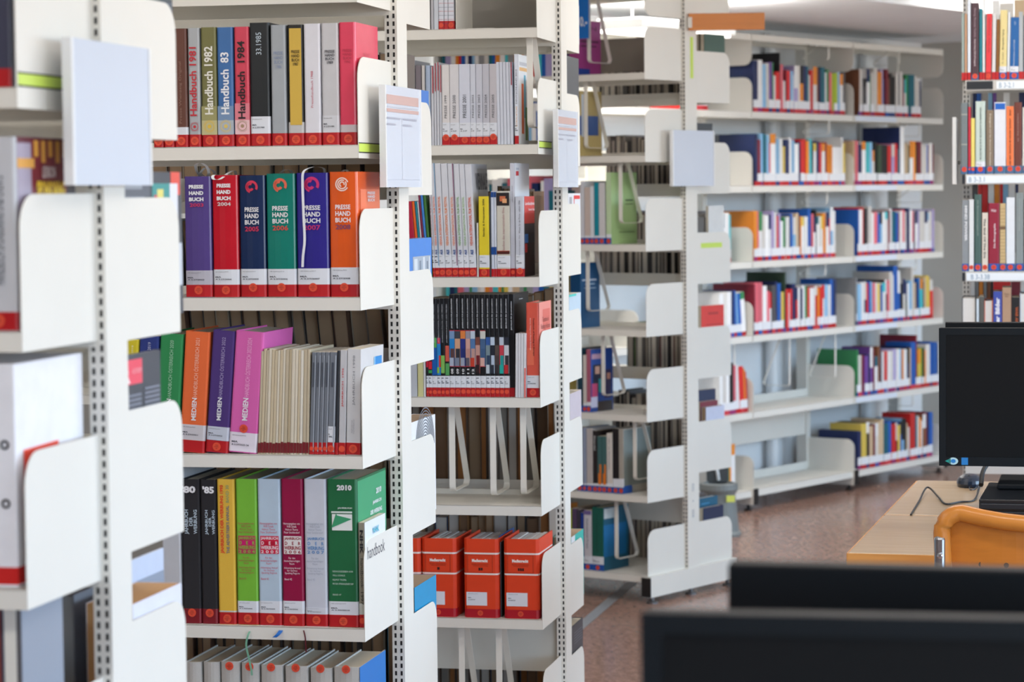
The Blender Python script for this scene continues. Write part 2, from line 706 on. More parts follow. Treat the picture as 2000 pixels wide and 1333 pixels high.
wf = Frame(Vector((RX, wy, 0)), -90)
for i, (a, b, c, d) in enumerate(wins):
    window(i + 1, wf, a, b, c, d)
window(len(wins) + 1, Frame(Vector((RX, -4.0, 0)), 180), 1.0, 5.5, .55, 2.5)

# ceiling with a lowered soffit along the far wall
mb = MB()
mb.box(-7.3, RX + .3, -4.3, 17, CZ, CZ + .1)
structure(mb.build('ceiling', CEIL))
_q = hit_z(1870, 20, SOF) - WR.o
sof_y = _q.dot(WR.Y)
mb = MB()
mb.box(WL - 1.0, wall_x1 + 0.02, sof_y, WY + .02, SOF, CZ)
so = mb.build('trim_1', CEIL)
so.location = WR.w(0, 0, 0)
so.rotation_euler = (0, 0, WR.a)
structure(so)


# ------------------------------------------------------------------ ceiling lamps
LM = emit(LAMP_COL, 4.0)


def lamp(x, y, rz, label, w=LAMP_W, ln=1.25, wd=.22, z=CZ - .07, up=0.0):
    r = empty('ceiling_lamp', (x, y, z), math.radians(rz))
    tag(r, label, 'lamp', 'long ceiling lamps')
    mb = MB()
    mb.box(-ln / 2 - .02, ln / 2 + .02, -wd / 2 - .015, wd / 2 + .015, .012, .05 if up else .07)
    mb.build('housing', mat((235, 235, 232), .4), r)
    mb = MB()
    mb.box(-ln / 2, ln / 2, -wd / 2, wd / 2, 0, .012)
    mb.build('diffuser', LM, r)
    if up:  # upward light and wires, used only by the added pendant
        mb = MB()
        mb.box(-ln / 2, ln / 2, -wd / 2, wd / 2, .05, .058)
        mb.build('upper_diffuser', LM, r)
        for q in (-ln / 2 + .1, ln / 2 - .1):
            mb = MB()
            mb.box(q - .002, q + .002, -.002, .002, .058, SOF - z)
            mb.build('suspension_wire', STEEL_G, r)
    for (e, zz, rx) in ((w, -.004, 0), (up, .062, math.pi)):
        if not e:
            continue
        la = bpy.data.lights.new('lamp_light', 'AREA')
        la.shape = 'RECTANGLE'
        la.size, la.size_y = ln, wd
        la.energy = e
        la.color = LAMP_COL
        lo = bpy.data.objects.new('lamp_light', la)
        COL.objects.link(lo)
        lo.parent = r
        lo.location = (0, 0, zz)
        lo.rotation_euler = (rx, 0, 0)
    return r


_lp = WR.w(-1.45, -.45, 0)
lamp(_lp.x, _lp.y, 53.5, 'added pendant light behind the free bookcase, brightening lowered ceiling and far wall', FAR_DOWN, ln=.7, z=2.22, up=FAR_UP)  # unseen fill light, added to brighten the soffit and left far wall
_lp = WR.w(1.15, sof_y - .16, 0)
lamp(_lp.x, _lp.y, 53.5, 'long lamp strip along the edge of the lowered ceiling', EDGE_W, ln=2.6, wd=.10, z=SOF + .10)
for (x, y, lb, k) in ((-1.3, 8.3, 'long lamp above the aisle behind the red binders', 1.0), (-1.5, 5.9, 'long lamp above the aisle before the red binders', 1.1),
                      (-1.7, 4.1, 'long lamp above the aisle before the coloured yearbooks', 1.1),
                      (2.6, 6.6, 'long lamp above the pair of computer desks', .7), (1.0, 4.4, 'long lamp above the open floor in front of the desks', 1.5),
                      (0.6, 1.4, 'long lamp above the nearest blurred monitors', .7), (-1.6, 2.0, 'long lamp above the nearest blurred bookcase', 1.0),
                      (1.0, 7.9, 'added long lamp brightening the floor before the free bookcase', 1.7),  # unseen lamp, added to lift the dim floor and the end plates
                      (3.8, 4.2, 'long lamp near the window wall', .8)):
    lamp(x, y, -11.9, lb, LAMP_W * k)


# ------------------------------------------------------------------ steel bookcases
LIP = 0.026


def plate_poly(back, zs, up=.172, r=.045, lip=LIP, depth=SD, hang=False):
    y0, y1 = (0.0, depth) if not back else (BD, BD - depth)
    sg = 1 if not back else -1
    zb, zt = zs - lip, zs + up
    pts = [(y1, zb), (y1, zt)] if not hang else [(y1, zt), (y1, zb)]
    n = 6
    for i in range(n + 1):
        a = math.pi / 2 * i / n
        cy = y0 + sg * r
        if not hang:
            pts.append((cy - sg * r * math.sin(a), zt - r + r * math.cos(a)))
        else:
            pts.append((cy - sg * r * math.sin(a), zb + r - r * math.cos(a)))
    pts.append((y0, zb) if not hang else (y0, zt))
    return pts


def shelf_part(root, x0, x1, back, zs, lip=LIP, steel=STEEL, depth=SD):
    mb = MB()
    if not back:
        a, b = 0.0, depth - .004
        mb.box(x0, x1, a, a + .0016, zs - lip, zs)
    else:
        a, b = BD - depth + .004, BD
        mb.box(x0, x1, b - .0016, b, zs - lip, zs)
    mb.box(x0, x1, a, b, zs - .0016, zs)
    bk0, bk1 = (b - .0016, b) if not back else (a, a + .0016)
    mb.box(x0, x1, bk0, bk1, zs - .035, zs + .014)
    for q in (.35, .7):                  # rails the bookends hang from
        yy = a + (b - a) * q
        mb.box(x0, x1, yy - .008, yy + .008, zs - .012, zs - .0016)
    return mb.build('shelf', steel, root)


def post_part(root, x, H, zb=.10, slots=True, steel=STEEL):
    mb = MB()
    mb.box(x - .012, x + .014, SD, SD + PD, zb, H)
    p = mb.build('upright', steel, root)
    if slots:
        mb = MB()
        n = int((H - .12) / .0157)
        for i in range(n):
            z = .11 + i * .0157
            for xx in (x - .005, x + .007):
                mb.box(xx - .0021, xx + .0021, SD - .0005, SD + .001, z, z + .009)
                mb.box(xx - .0021, xx + .0021, SD + PD - .001, SD + PD + .0005, z, z + .009)
        stuff(mb.build('slot_holes', DARK, p))
    return p


def bookcase(fr, label, front, back, H, right=0.0, bays=(0.0, -1.0), foot=True, lip=LIP, steel=STEEL, backs=True):
    """front / back: heights of shelf tops; bays: x of the bay borders (posts), right to left"""
    r = empty('steel_bookcase', fr.w(0, 0, 0), fr.a)
    tag(r, label, 'bookcase')
    for x in bays:
        post_part(r, x, H, steel=steel)
    for i in range(len(bays) - 1):
        x1, x0 = bays[i], bays[i + 1] + .002
        for bk, zz in ((False, front), (True, back)):
            for zs in zz:
                shelf_part(r, x0, x1, bk, zs, lip, steel)
                for x in (x1, x0):
                    mb = MB()
                    mb.prism(plate_poly(bk, zs, lip=lip), 0, x - .0007, x + .0007)
                    mb.build('side_plate', steel, r)
    for x in bays:                        # foot beams with levelling pads
        mb = MB()
        mb.box(x - .020, x + .018, -.008 if foot else .1, BD + .008 if foot else BD - .1, .026, .105)
        f = mb.build('base_beam', steel, r)
        mb = MB()
        mb.box(x - .022, x + .019, -.012, -.008, .028, .100)
        mb.build('end_cap', DARK, f)
        mb = MB()
        mb.box(x - .022, x + .019, BD + .008, BD + .012, .028, .100)
        mb.build('end_cap', DARK, f)
        for yy in (.03, BD / 2, BD - .03):
            mb = MB()
            mb.lathe([(.022, 0), (.022, .006), (.008, .010), (.008, .028)], 14, cx=x - .001, cy=yy)
            mb.build('levelling_foot', mat((120, 120, 122), .4, 'metal', .6), f)
    return r


def tops(fr, pys, y, x=0.0, lip=LIP):
    return [fr.sz(py, x, y) + lip for py in pys]


F1 = tops(S1, [211, 689, 1193], 0)
F1 = [F1[0] + (F1[0] - F1[1])] + F1 + [F1[2] - .33]
B1 = tops(S1, [274, 648, 1038, 1424], BD)
B1 = [B1[0] + .26] + B1
F2 = tops(S2, [4, 309, 607, 917, 1255], 0)
F2 = F2 + [F2[-1] - .345]
B2 = tops(S2, [58, 381, 702, 1021, 1345], BD)
F3 = tops(S3, [72.7, 301, 561, 797, 1009, 1231], 0)
F3 = [F3[0] + .31] + F3 + [F3[-1] - .31]
B3 = tops(S3, [104.6, 325, 535, 738, 947, 1182], BD)
B3 = B3 + [B3[-1] - .31]
F4 = tops(S4, [154.6, 316.6, 491.6, 659, 825.8, 983.6, 1139.5], 0)
B4 = tops(S4, [203, 378, 551, 733, 913, 1104], BD)
H1 = 2.42
bk1 = bookcase(S1, 'blurred cream steel bookcase nearest the camera at the left edge', F1, B1, H1, bays=(0, -1.0))
bk2 = bookcase(S2, 'cream steel bookcase holding the coloured yearbooks', F2, B2, H1, bays=(0, -1.0, -2.0))
bk3 = bookcase(S3, 'cream steel bookcase holding the three red binders', F3, B3, H1, bays=(0, -1.0, -2.0))
bk4 = bookcase(S4, 'cream steel bookcase standing free beside the grey waste bin', F4, B4, H1, bays=(0, -1.0))


def panel_part(root, name, x0, x1, y0, y1, z0, z1, m):
    mb = MB()
    mb.box(x0, x1, y0, y1, z0, z1)
    return mb.build(name, m, root)


# back braces between the two sides of a range (seen where a shelf is low or empty)
panel_part(bk3, 'cross_brace', -1.0, -.013, SD + .03, SD + .045, F3[6] - .19, F3[6] - .045, STEEL)
panel_part(bk3, 'rear_panel', -1.0, -.013, SD + .03, SD + .036, F3[1] - .01, F3[1] + .29, mat((150, 146, 140), .7))
panel_part(bk4, 'cross_brace', -.98, -.013, SD + .03, SD + .045, F4[5] - .135, F4[5] - .035, STEEL)
panel_part(bk4, 'rear_panel', -.98, -.013, SD + .03, SD + .036, F4[0] + .02, F4[0] + .15, mat((150, 142, 132), .7))
for zz in (F4[0] + .34,):
    for bk in (False, True):
        shelf_part(bk4, -1.0, 0, bk, zz)
        mb = MB()
        mb.prism(plate_poly(bk, zz - .13, up=.13, lip=0, hang=True), 0, -.0007, .0007)
        mb.build('side_plate', STEEL, bk4)

# far wall bookcase: single sided, bays of one metre
Wz = [WR.sz(py, 0, 0) for py in (218, 363, 511, 656, 805, 958)]
Wtop = WR.sz(66, 0, 0)
WB = (2.0, 1.0, 0.0, -1.0, -1.95)
WD = 0.27
bkw = empty('wall_bookcase', WR.w(0, 0, 0), WR.a)
tag(bkw, 'long cream steel bookcase along the far wall with many shelf rows', 'bookcase')
for x in WB:
    mb = MB()
    mb.box(x - .02, x + .02, WD, WD + .06, .05, Wtop - .02)
    p = mb.build('upright', STEEL, bkw)
    mb = MB()
    mb.box(x - .02, x + .02, -.012, WD + .06, .03, .11)
    f = mb.build('base_beam', STEEL, bkw)
    mb = MB()
    mb.box(x - .021, x + .021, -.016, -.012, .03, .108)
    mb.build('end_cap', DARK, f)
    mb = MB()
    mb.lathe([(.02, 0), (.02, .006), (.008, .01), (.008, .03)], 14, cx=x, cy=.03)
    mb.build('levelling_foot', DARK, f)
for i in range(len(WB) - 1):
    x1, x0 = WB[i] - .004, WB[i + 1] + .004
    for zs in Wz + [Wtop]:
        mb = MB()
        mb.box(x0, x1, 0, .002, zs - .032, zs)
        mb.box(x0, x1, 0, WD, zs - .002, zs)
        mb.box(x0, x1, WD - .002, WD, zs - .03, zs + (.04 if zs != Wtop else 0))
        mb.box(x0, x1, .12, .135, zs - .012, zs - .002)
        mb.build('shelf', STEEL, bkw)
        for x in (x0, x1):
            mb = MB()
            if zs == Wtop:
                poly = plate_poly(False, zs - .15, up=.15, lip=0, hang=True, depth=WD)
            else:
                poly = plate_poly(False, zs, up=.165, lip=.032, depth=WD)
            mb.prism(poly, 0, x - .0008, x + .0008)
            mb.build('side_plate', STEEL, bkw)
# low rear panel of the two emptied bays
panel_part(bkw, 'rear_panel', -.98, .98, WD + .01, WD + .014, Wz[4] - .20, Wz[4] - .02, STEEL)
# paper label strips on the shelf edges of the right bay
for zs in Wz[:5]:
    panel_part(bkw, 'label_strip', 1.02, 1.46, -.0025, -.0006, zs - .029, zs - .003, mat((226, 234, 246), .4))

# bookcase behind the desks: seen from its front, runs out of the picture to the right
LIPR = .035
FR_ = [RR.sz(py, 0, 0) for py in (157, 340.5, 530.5)]
FR_ = FR_ + [FR_[2] - .325, FR_[2] - .65, FR_[2] - .97]
bkr = empty('steel_bookcase', RR.w(0, 0, 0), RR.a)
tag(bkr, 'grey steel bookcase with paper shelf labels behind the computer desks', 'bookcase')
for x in (0.012, 1.012, 2.012):
    post_part(bkr, x, 2.42, steel=STEEL_G)
for i in range(2):
    x0, x1 = .014 + i, 1.012 + i
    for zs in FR_:
        shelf_part(bkr, x0, x1, False, zs, LIPR, STEEL_G)
        shelf_part(bkr, x0, x1, True, zs + .04, LIP, STEEL_G)
        mb = MB()
        mb.prism(plate_poly(True, zs + .04), 0, x0 - .0007, x0 + .0007)
        mb.build('side_plate', STEEL_G, bkr)
for x in (.03, 1.02, 2.02):
    mb = MB()
    mb.box(x - .034, x + .004, 0, BD, 0, .09)
    mb.build('base_beam', STEEL_G, bkr)
for (k, body, xa, xb) in ((0, 'B 3-2.1', .126, .174), (1, 'B 3-3.1', .026, .078), (2, 'B 3-3.38', .033, .095)):
    zs = FR_[k]
    x0 = .105 if k == 0 else .006
    lp = panel_part(bkr, 'shelf_label', x0 + .012, .95, -.003, -.001, zs - .031, zs - .006, mat((236, 243, 250), .45))
    text(body, lp, 'f', xa, xb, zs - .027, zs - .010, -.0034, (120, 150, 176))
    if k == 0:
        panel_part(bkr, 'black_strip', .018, .105, -.003, -.001, zs - .031, zs - .004, mat((24, 30, 38), .5))
    else:
        panel_part(bkr, 'black_strip', .004, .014, -.003, -.001, zs - .033, zs - .004, mat((30, 34, 44), .5))


# ------------------------------------------------------------------ row helper: books given by their place in the photograph
class Row:
    def __init__(s, fr, z, where, y0=.012, group=None, d=.17, kind='book'):
        s.kind = kind
        s.fr, s.z, s.where, s.y0, s.n, s.group, s.d = fr, z, where, y0, 0, group, d

    def b(s, xl, xr, yt, rgb, label=None, **k):
        y0 = k.get('y0', s.y0)
        x0, x1 = s.fr.sx(xl, y0, s.z), s.fr.sx(xr, y0, s.z)
        le = math.radians(k.get('lean', 0))
        h = s.fr.sz(yt, (x0 + x1) / 2 + .2 * math.tan(le), y0) - s.z
        h /= math.cos(le)
        k.setdefault('d', s.d)
        k.setdefault('group', s.group)
        k.setdefault('name', s.kind)
        k.setdefault('cat', s.kind.replace('_', ' '))
        k['y0'] = y0
        s.n += 1
        if label is None:
            label = '%s, %s from left on %s' % (k.pop('desc', 'book'), ORD[s.n - 1], s.where)
        k.pop('desc', None)
        if k.get('band') == 1:
            k['band'] = (RED, .0245 * s.scale())
        if 'sg' in k:                    # call number label: (top px, text)
            py, tx = k.pop('sg')
            zt = s.fr.sz(py, (x0 + x1) / 2, y0) - s.z
            k['sig'] = (.0245 * s.scale(), zt, k.pop('sgc', (226, 230, 238)), tx)
        d = k.pop('d')
        return book(s.fr, x0, x1, s.z, h, d, rgb, label, **k)

    def scale(s):
        return 1.0


YB = 'yearbooks on the bookcase with coloured yearbooks'
# ---- coloured yearbooks bookcase, first row (1981-1990 handbooks)
r = Row(S2, F2[1], 'top row of the yearbook bookcase', group='handbooks on the upper row', d=.165, kind='handbook')
dk = dict(band=1, dot=.012)
EM = [(.5, .17, 0, .12, 0, 360), (.5, .17, .27, .31, 0, 360), (.5, .17, .36, .38, 30, 330)]
r.b(300, 320, 60, (96, 60, 50), 'brown book mostly hidden at the left end of the handbook row', **dk)
r.b(321, 341, 58, (150, 150, 152), 'grey book mostly hidden beside the brown Presse handbook', **dk)
r.b(342, 368, 56, (104, 64, 52), 'brown press yearbook with faint vertical lettering', sg=(249, ''), texts=[('Presse Wienzeig Original', .38, .62, .20, .72, 'u', (150, 118, 104))], **dk)
_ring_c[0] = (196, 44, 56)
r.b(369.5, 393, 55, (176, 180, 184), 'silver grey yearbook lettered Handbuch 1981 in red', texts=[('Handbuch 1981', .12, .74, .26, .84, 'u', (196, 44, 56), 1)], rings=EM, **dk)
_ring_c[0] = (226, 190, 70)
r.b(395, 425.5, 53.5, (120, 118, 72), 'olive green yearbook lettered Handbuch 1982 in white', prints=[(0, 1, .10, .22, (196, 188, 140)), (0, 1, .22, .34, (158, 154, 104))],
    texts=[('Handbuch 1982', .22, .78, .27, .84, 'u', (238, 236, 226), 1)], rings=EM, **dk)
_ring_c[0] = (226, 200, 110)
r.b(426.5, 458, 53.5, (64, 112, 172), 'blue yearbook lettered Handbuch 83 in white', prints=[(0, 1, .10, .22, (176, 186, 196)), (0, 1, .22, .34, (120, 148, 184))],
    texts=[('Handbuch  83', .22, .74, .27, .79, 'u', (240, 242, 246), 1)], rings=EM, **dk)
_ring_c[0] = (170, 140, 110)
r.b(460, 489, 52.5, (214, 70, 92), 'pink red yearbook lettered Handbuch 1984 in black', prints=[(0, 1, .10, .22, (236, 196, 200)), (0, 1, .22, .36, (226, 130, 144))],
    texts=[('Handbuch  1984', .22, .74, .23, .88, 'u', (24, 20, 24), 1)], rings=EM, **dk)
r.b(490, 528.5, 44.5, (30, 34, 38), 'black yearbook with handwritten 33.1985 on its spine', sg=(228, 'A 2.27/1985'), texts=[('33.1985', .34, .62, .74, .92, 'u', (200, 214, 226))], d=.175, band=1, dot=.012)
r.b(531, 561, 49, (166, 172, 178), 'silver grey yearbook with pale blue lettering and red dot', texts=[('PRESSE\nHAND\nBUCH\n1986', .22, .82, .64, .78, 'h', (124, 140, 176))], **dk)
r.b(563.5, 594.5, 48.5, (34, 32, 30), 'black edged yearbook with yellow spine panel of 1987', sg=(239, ''), sgc=(196, 196, 196), prints=[(.14, .90, .17, .97, (214, 178, 74))],
    texts=[('PRESSE\nHAND\nBUCH\n1987', .26, .80, .66, .79, 'h', (90, 74, 30), 1)], **dk)
r.b(595.5, 628, 46.5, (226, 226, 234), 'white yearbook with small red vertical title of 1988', texts=[('Pressehandbuch 1988', .42, .56, .31, .61, 'u', (190, 60, 84))], **dk)
r.b(629.5, 663.5, 45.5, (204, 204, 208), 'light grey yearbook of 1989 with creased spine', sg=(226, 'A 2.27/1989'), sgc=(214, 216, 222),
    texts=[('PRESSE\nHAND\nBUCH\n1989', .22, .80, .665, .78, 'h', (70, 70, 78), 1)], **dk)
r.b(664.5, 697, 43.5, (228, 72, 100), 'bright pink yearbook of 1990 at the right end of the handbook row', sg=(244, ''), sgc=(206, 198, 202), rough=.25,
    texts=[('PRESSE\nHAND\nBUCH\n1990', .22, .78, .665, .78, 'h', (170, 44, 70))], stexts=[('PRESSE\nHAND\nBUCH\n1990', .30, .62, .665, .76, (196, 60, 86))], d=.17, band=1, dot=.012)

# ---- second row: press handbooks 2003-2008
r = Row(S2, F2[2], 'second row of the yearbook bookcase', group='press handbooks on the second row', d=.17, kind='handbook')
WH = (236, 236, 240)


def ph(xl, xr, yt, rgb, lb, yr, ycol, style, **k):
    t = []
    if style == 'top':
        for i, wd_ in enumerate(('PRESSE', 'HAND', 'BUCH')):
            t.append((wd_, .20, .74, .898 - i * .052, .930 - i * .052, 'h', WH, 2))
        t.append((yr, .22, .74, .748, .778, 'h', ycol, 1))
    else:
        for i, wd_ in enumerate(('PRESSE', 'HAND', 'BUCH')):
            t.append((wd_, .22, .76, .700 - i * .052, .738 - i * .052, 'h', WH, 1))
        t.append((yr, .22, .76, .540, .580, 'h', ycol, 1))
    k.setdefault('bulge', .0022)
    r.b(xl, xr, yt, rgb, lb, band=1, dot=.014 if style == 'top' else .019, texts=t, rough=.24, **k)


ph(363, 415.5, 345, (84, 66, 134), 'purple press handbook of 2003 with grey spine label', '2003', (196, 44, 92), 'top', sg=(529, 'A 2.27/2003'), sgc=(186, 184, 196))
ph(417.5, 468, 342.5, (196, 18, 40), 'bright red press handbook of 2004 with white ribbon', '2004', (214, 206, 206), 'top', sg=(527, 'A 2.27/2004'))
_ring_c[0] = (216, 52, 84)
E1 = [(.50, .905, .15, .24, -30, 250), (.44, .905, .07, .16, 60, 330)]
ph(470.5, 521, 343, (20, 42, 84), 'navy press handbook of 2005 with pink emblem', '2005', (196, 44, 84), 'mid', sg=(526, 'A 2.27/2005'), rings=E1)
_ring_c[0] = (226, 104, 80)
ph(523, 579.5, 339.5, (10, 124, 110), 'teal green press handbook of 2006 with orange emblem', '2006', (206, 72, 66), 'mid', sg=(526, 'A 2.27/2006'), rings=E1)
_ring_c[0] = (206, 40, 110)
ph(581.5, 644, 338, (46, 38, 138), 'royal blue press handbook of 2007 with ribbon down its spine', '2007', (190, 40, 110), 'mid', sg=(525, 'A 2.27/2007'), rings=E1)
_ring_c[0] = (246, 226, 216)
ph(646, 701, 336, (228, 92, 30), 'orange press handbook of 2008 at the right end of its row', '2008', (120, 62, 96), 'mid', sg=(523, 'A 2.27/2008'),
   rings=[(.47, .90, .20, .24, 20, 330), (.47, .90, .13, .17, 60, 400), (.47, .90, .06, .10, -20, 250)],
   sprints=[(.12, .98, .0, .86, (240, 124, 84))], stexts=[('PRESSE\nHAND\nBUCH', .40, .74, .76, .84, WH, 1)])


def ribbon(name, pts, rgb, label, w=.006, t=.0006):
    """flat ribbon through world points"""
    pts = [Vector(p) for p in pts]
    mb = MB()
    base = pts[0].copy()
    side = S2.X * (w / 2)
    n = len(mb.v)
    for i in range(len(pts) - 1):
        a, b = pts[i] - base, pts[i + 1] - base
        mb.face([a - side, a + side, b + side, b - side])
        e = Vector((0, -t, 0))
        mb.face([a - side + e, b - side + e, b + side + e, a + side + e])
    o = mb.build(name, mat(rgb, .55, 'cloth'))
    o.location = base
    tag(o, label, 'ribbon', 'bookmark ribbons')
    return o


def curve_pts(ctrl, n=7):
    out = []
    c = [Vector(p) for p in ctrl]
    for i in range(len(c) - 1):
        p0, p1, p2, p3 = c[max(i - 1, 0)], c[i], c[i + 1], c[min(i + 2, len(c) - 1)]
        for k in range(n):
            t = k / n
            out.append(.5 * ((2 * p1) + (-p0 + p2) * t + (2 * p0 - 5 * p1 + 4 * p2 - p3) * t * t + (-p0 + 3 * p1 - 3 * p2 + p3) * t ** 3))
    out.append(c[-1])
    return out


def s2pt(px, py, y):
    z = F2[2]
    for _ in range(12):
        x = S2.sx(px, y, z)
        z = S2.sz(py, x, y)
    return S2.w(x, y, z)


def rib(px_list, rgb, label, w=.006):
    ribbon('bookmark_ribbon', curve_pts([s2pt(a, b, c) for (a, b, c) in px_list]), rgb, label, w)


rib([(392, 345, .10), (384, 334, .06), (383, 322, .03), (393, 319, .02), (404, 326, .03), (408, 340, .05), (402, 346, .08)], (226, 228, 236), 'white ribbon looped above the purple handbook')
rib([(398, 344, .09), (392, 338, .06), (402, 328, .04), (416, 334, .06), (420, 340, .08)], (226, 228, 236), 'white ribbon trailing from purple towards red handbook')
rib([(462, 345, .10), (458, 334, .05), (446, 338, .02), (430, 350, .006), (417, 350, .004), (418, 342, .008), (440, 343, .02), (452, 340, .06)], (234, 236, 242), 'white ribbon looped over the front of the red handbook')
rib([(572, 340, .10), (566, 333, .06), (556, 332, .04), (548, 338, .08)], (226, 228, 236), 'white ribbon end above the teal handbook')
rib([(634, 339, .09), (632, 329, .05), (616, 326, .02), (600, 330, .008), (592, 338, .004), (591, 360, .005), (593, 420, .006), (595, 468, .006), (592, 500, .006), (591, 522, .006)], (232, 234, 242),
    'long white ribbon hanging down the blue handbook', .005)
rib([(680, 338, .09), (676, 332, .05), (670, 334, .06), (668, 338, .09)], (226, 228, 236), 'small ribbon loop above the orange handbook')

# ---- third row: media handbooks and annuals
r = Row(S2, F2[3], 'third row of the yearbook bookcase', group='media handbooks on the third row', d=.19, kind='handbook')


def mh(xl, xr, yt, rgb, lb, yr, tc, **k):
    r.b(xl, xr, yt, rgb, lb, texts=[('MEDIEN', .42, .61, .265, .452, 'u', WH, 1), ('HANDBUCH ÖSTERREICH ' + yr, .42, .61, .462, .945, 'u', tc, 0)], kind='cloth', rough=.7, d=k.pop('d', .2), **k)


mh(236, 261, 664, (214, 196, 40), 'yellow media handbook half hidden at the left of the third row', '2018', (240, 236, 190), lean=4)
mh(262, 300, 658, (36, 54, 126), 'dark blue media handbook of 2019 behind the grey leaflet', '2019', (190, 196, 220), lean=4)
mh(302, 347, 654, (40, 138, 78), 'green media handbook of 2020', '2020', (170, 214, 184), lean=4)
mh(350, 399, 650, (232, 106, 52), 'orange media handbook of 2021', '2021', (244, 196, 172), lean=4, band=(RED, .024), sg=(832, 'A 2.27/2021'), sgc=(206, 202, 208))
mh(401, 445, 648, (72, 46, 118), 'dark purple media handbook of 2022', '2022', (178, 164, 206), lean=4.6, band=(RED, .024), dot=.012, sg=(836, 'A 2.27/2022'), sgc=(200, 206, 220))
mh(446, 501, 650, (218, 98, 174), 'bright pink media handbook of 2023/2024', '2023/2024', (242, 178, 218), lean=4.6, dot=.048, sig=(.002, .040, (230, 222, 234), 'A 2.27/2023-24'))
xs = [503, 508, 514, 519, 525, 531, 537, 542, 548, 553, 560, 566, 573, 579, 584, 590, 597, 603]
for i in range(len(xs) - 1):
    c = random.choice([(206, 190, 160), (220, 210, 190), (196, 182, 156), (228, 222, 208), (186, 170, 140)])
    r.b(xs[i], xs[i + 1], 684 + random.uniform(-2, 3), c, 'thin cream annual booklet, %s from left beside the pink handbook' % ORD[i], lean=3.0 - i * .08, hard=False,
        prints=[(0, 1, .012, .10 + random.uniform(0, .02), (118, 24, 34))], group='thin cream annual booklets', name='booklet', cat='booklet', d=.17)
xs = [604, 613, 622, 630, 639, 653]
for i in range(5):
    kk = {'sg': (834, 'x')} if i == 4 else {}
    r.b(xs[i], xs[i + 1], 689, (120, 126, 136), 'dark grey clear-covered annual, %s after the cream booklets' % ORD[i], lean=2.4, hard=False, band=(RED, .024), dot=.012,
        prints=[(.3, .6, .66, .90, (72, 78, 90)), (.78, .98, .03, .97, (168, 176, 188))], group='grey annuals on the third row', name='annual', cat='annual', d=.17, **kk)
r.b(654, 660, 686, (44, 46, 52), 'thin black annual before the Jahrbuch 1996', lean=2, hard=False, band=(RED, .024), group='grey annuals on the third row', name='annual', cat='annual', d=.17)
r.b(661, 674.5, 685, (202, 202, 206), 'white annual lettered Jahrbuch 1996 in red', lean=1.8, hard=False, band=(RED, .024), dot=.012, texts=[('JAHRBUCH  1996', .36, .66, .46, .83, 'u', (196, 40, 40), 1)], d=.17)
r.b(676, 703.5, 683, (214, 214, 216), 'white annual lettered Jahrbuch 1998 with blue mark on cover', lean=1.5, hard=False, band=(RED, .024), dot=.012, d=.17, sg=(872, ''),
    texts=[('JAHRBUCH 1998', .42, .62, .47, .94, 'u', (120, 120, 126)), ('REPORTER\nPAPERBACK', .36, .58, .20, .34, 'u', (160, 160, 166))],
    sprints=[(.56, .92, .66, .90, (30, 140, 214)), (.70, .78, .66, .76, (232, 240, 246)), (.56, .62, .80, .90, (150, 200, 236))])

# ---- fourth row: advertising annuals
r = Row(S2, F2[4], 'fourth row of the yearbook bookcase', group='advertising annuals on the fourth row', d=.215, kind='annual')
r.b(318, 356, 900, (196, 198, 204), 'pale grey box file left of the black annuals', hard=True)
r.b(358, 394, 937, (34, 33, 38), 'black cloth advertising annual at the left end of its row', kind='cloth', rough=.8, band=((128, 20, 34), .030), dot=.022,
    texts=[("'80", .02, .80, .905, .955, 'h', WH, 2), ('JAHRBUCH\nDER\nWERBUNG', .18, .86, .62, .79, 'u', (190, 206, 220), 1)])
r.b(395, 426, 938, (32, 31, 36), "black cloth advertising annual marked '85", kind='cloth', rough=.8, band=((128, 20, 34), .030), dot=.022,
    texts=[("'85", .16, .90, .905, .955, 'h', WH, 2), ('JAHRBUCH\nDER\nWERBUNG', .30, .92, .62, .79, 'u', (190, 206, 220), 1)])
r.b(427.5, 462, 937, (230, 186, 66), 'yellow advertising annual of 1993 with vertical orange title', kind='cloth', rough=.6, band=(RED, .024), dot=.012, sg=(1194, 'A 2.30/1993'), sgc=(212, 210, 206),
    texts=[('JAHRBUCH DER WERBUNG 1993', .18, .42, .49, .96, 'u', (222, 78, 36), 2), ("THE ADVERTISER'S ANNUAL", .52, .70, .49, .82, 'u', (92, 104, 130), 1), ('BAND 30', .52, .70, .84, .96, 'u', (150, 160, 110), 1)])


def jw(xl, xr, rgb, lb, yr, bg, fg, tc, **k):
    pr = [(.10, .92, .490, .612, bg)] if bg else []
    if k.pop('win', None):
        pr += [(.24, .44, .548, .576, k['wc']), (.56, .76, .548, .576, k['wc'])]
    k.pop('wc', None)
    tx = [('JAHRBUCH', .13, .89, .582, .606, 'h', fg, 1), ('D    E    R', .15, .88, .552, .575, 'h', fg, 1), ('WERBUNG', .13, .89, .520, .545, 'h', fg, 1),
          (' '.join(yr), .13, .89, .494, .515, 'h', fg, 1),
          ('Herausgegeben von\nWilli Schalk\nHelmut Thoma\nPeter Strahlendorf', .10, .86, .630, .705, 'h', tc),
          ('Für den\ndeutschsprachigen\nRaum', .10, .84, .418, .470, 'h', tc), ('Advertising Annual\nfor German\nSpeaking Regions', .10, .86, .350, .402, 'h', tc),
          ('Band 42', .12, .46, .312, .326, 'h', tc)]
    r.b(xl, xr, 936.5, rgb, lb, band=1, dot=.013, prints=pr, texts=tx, **k)


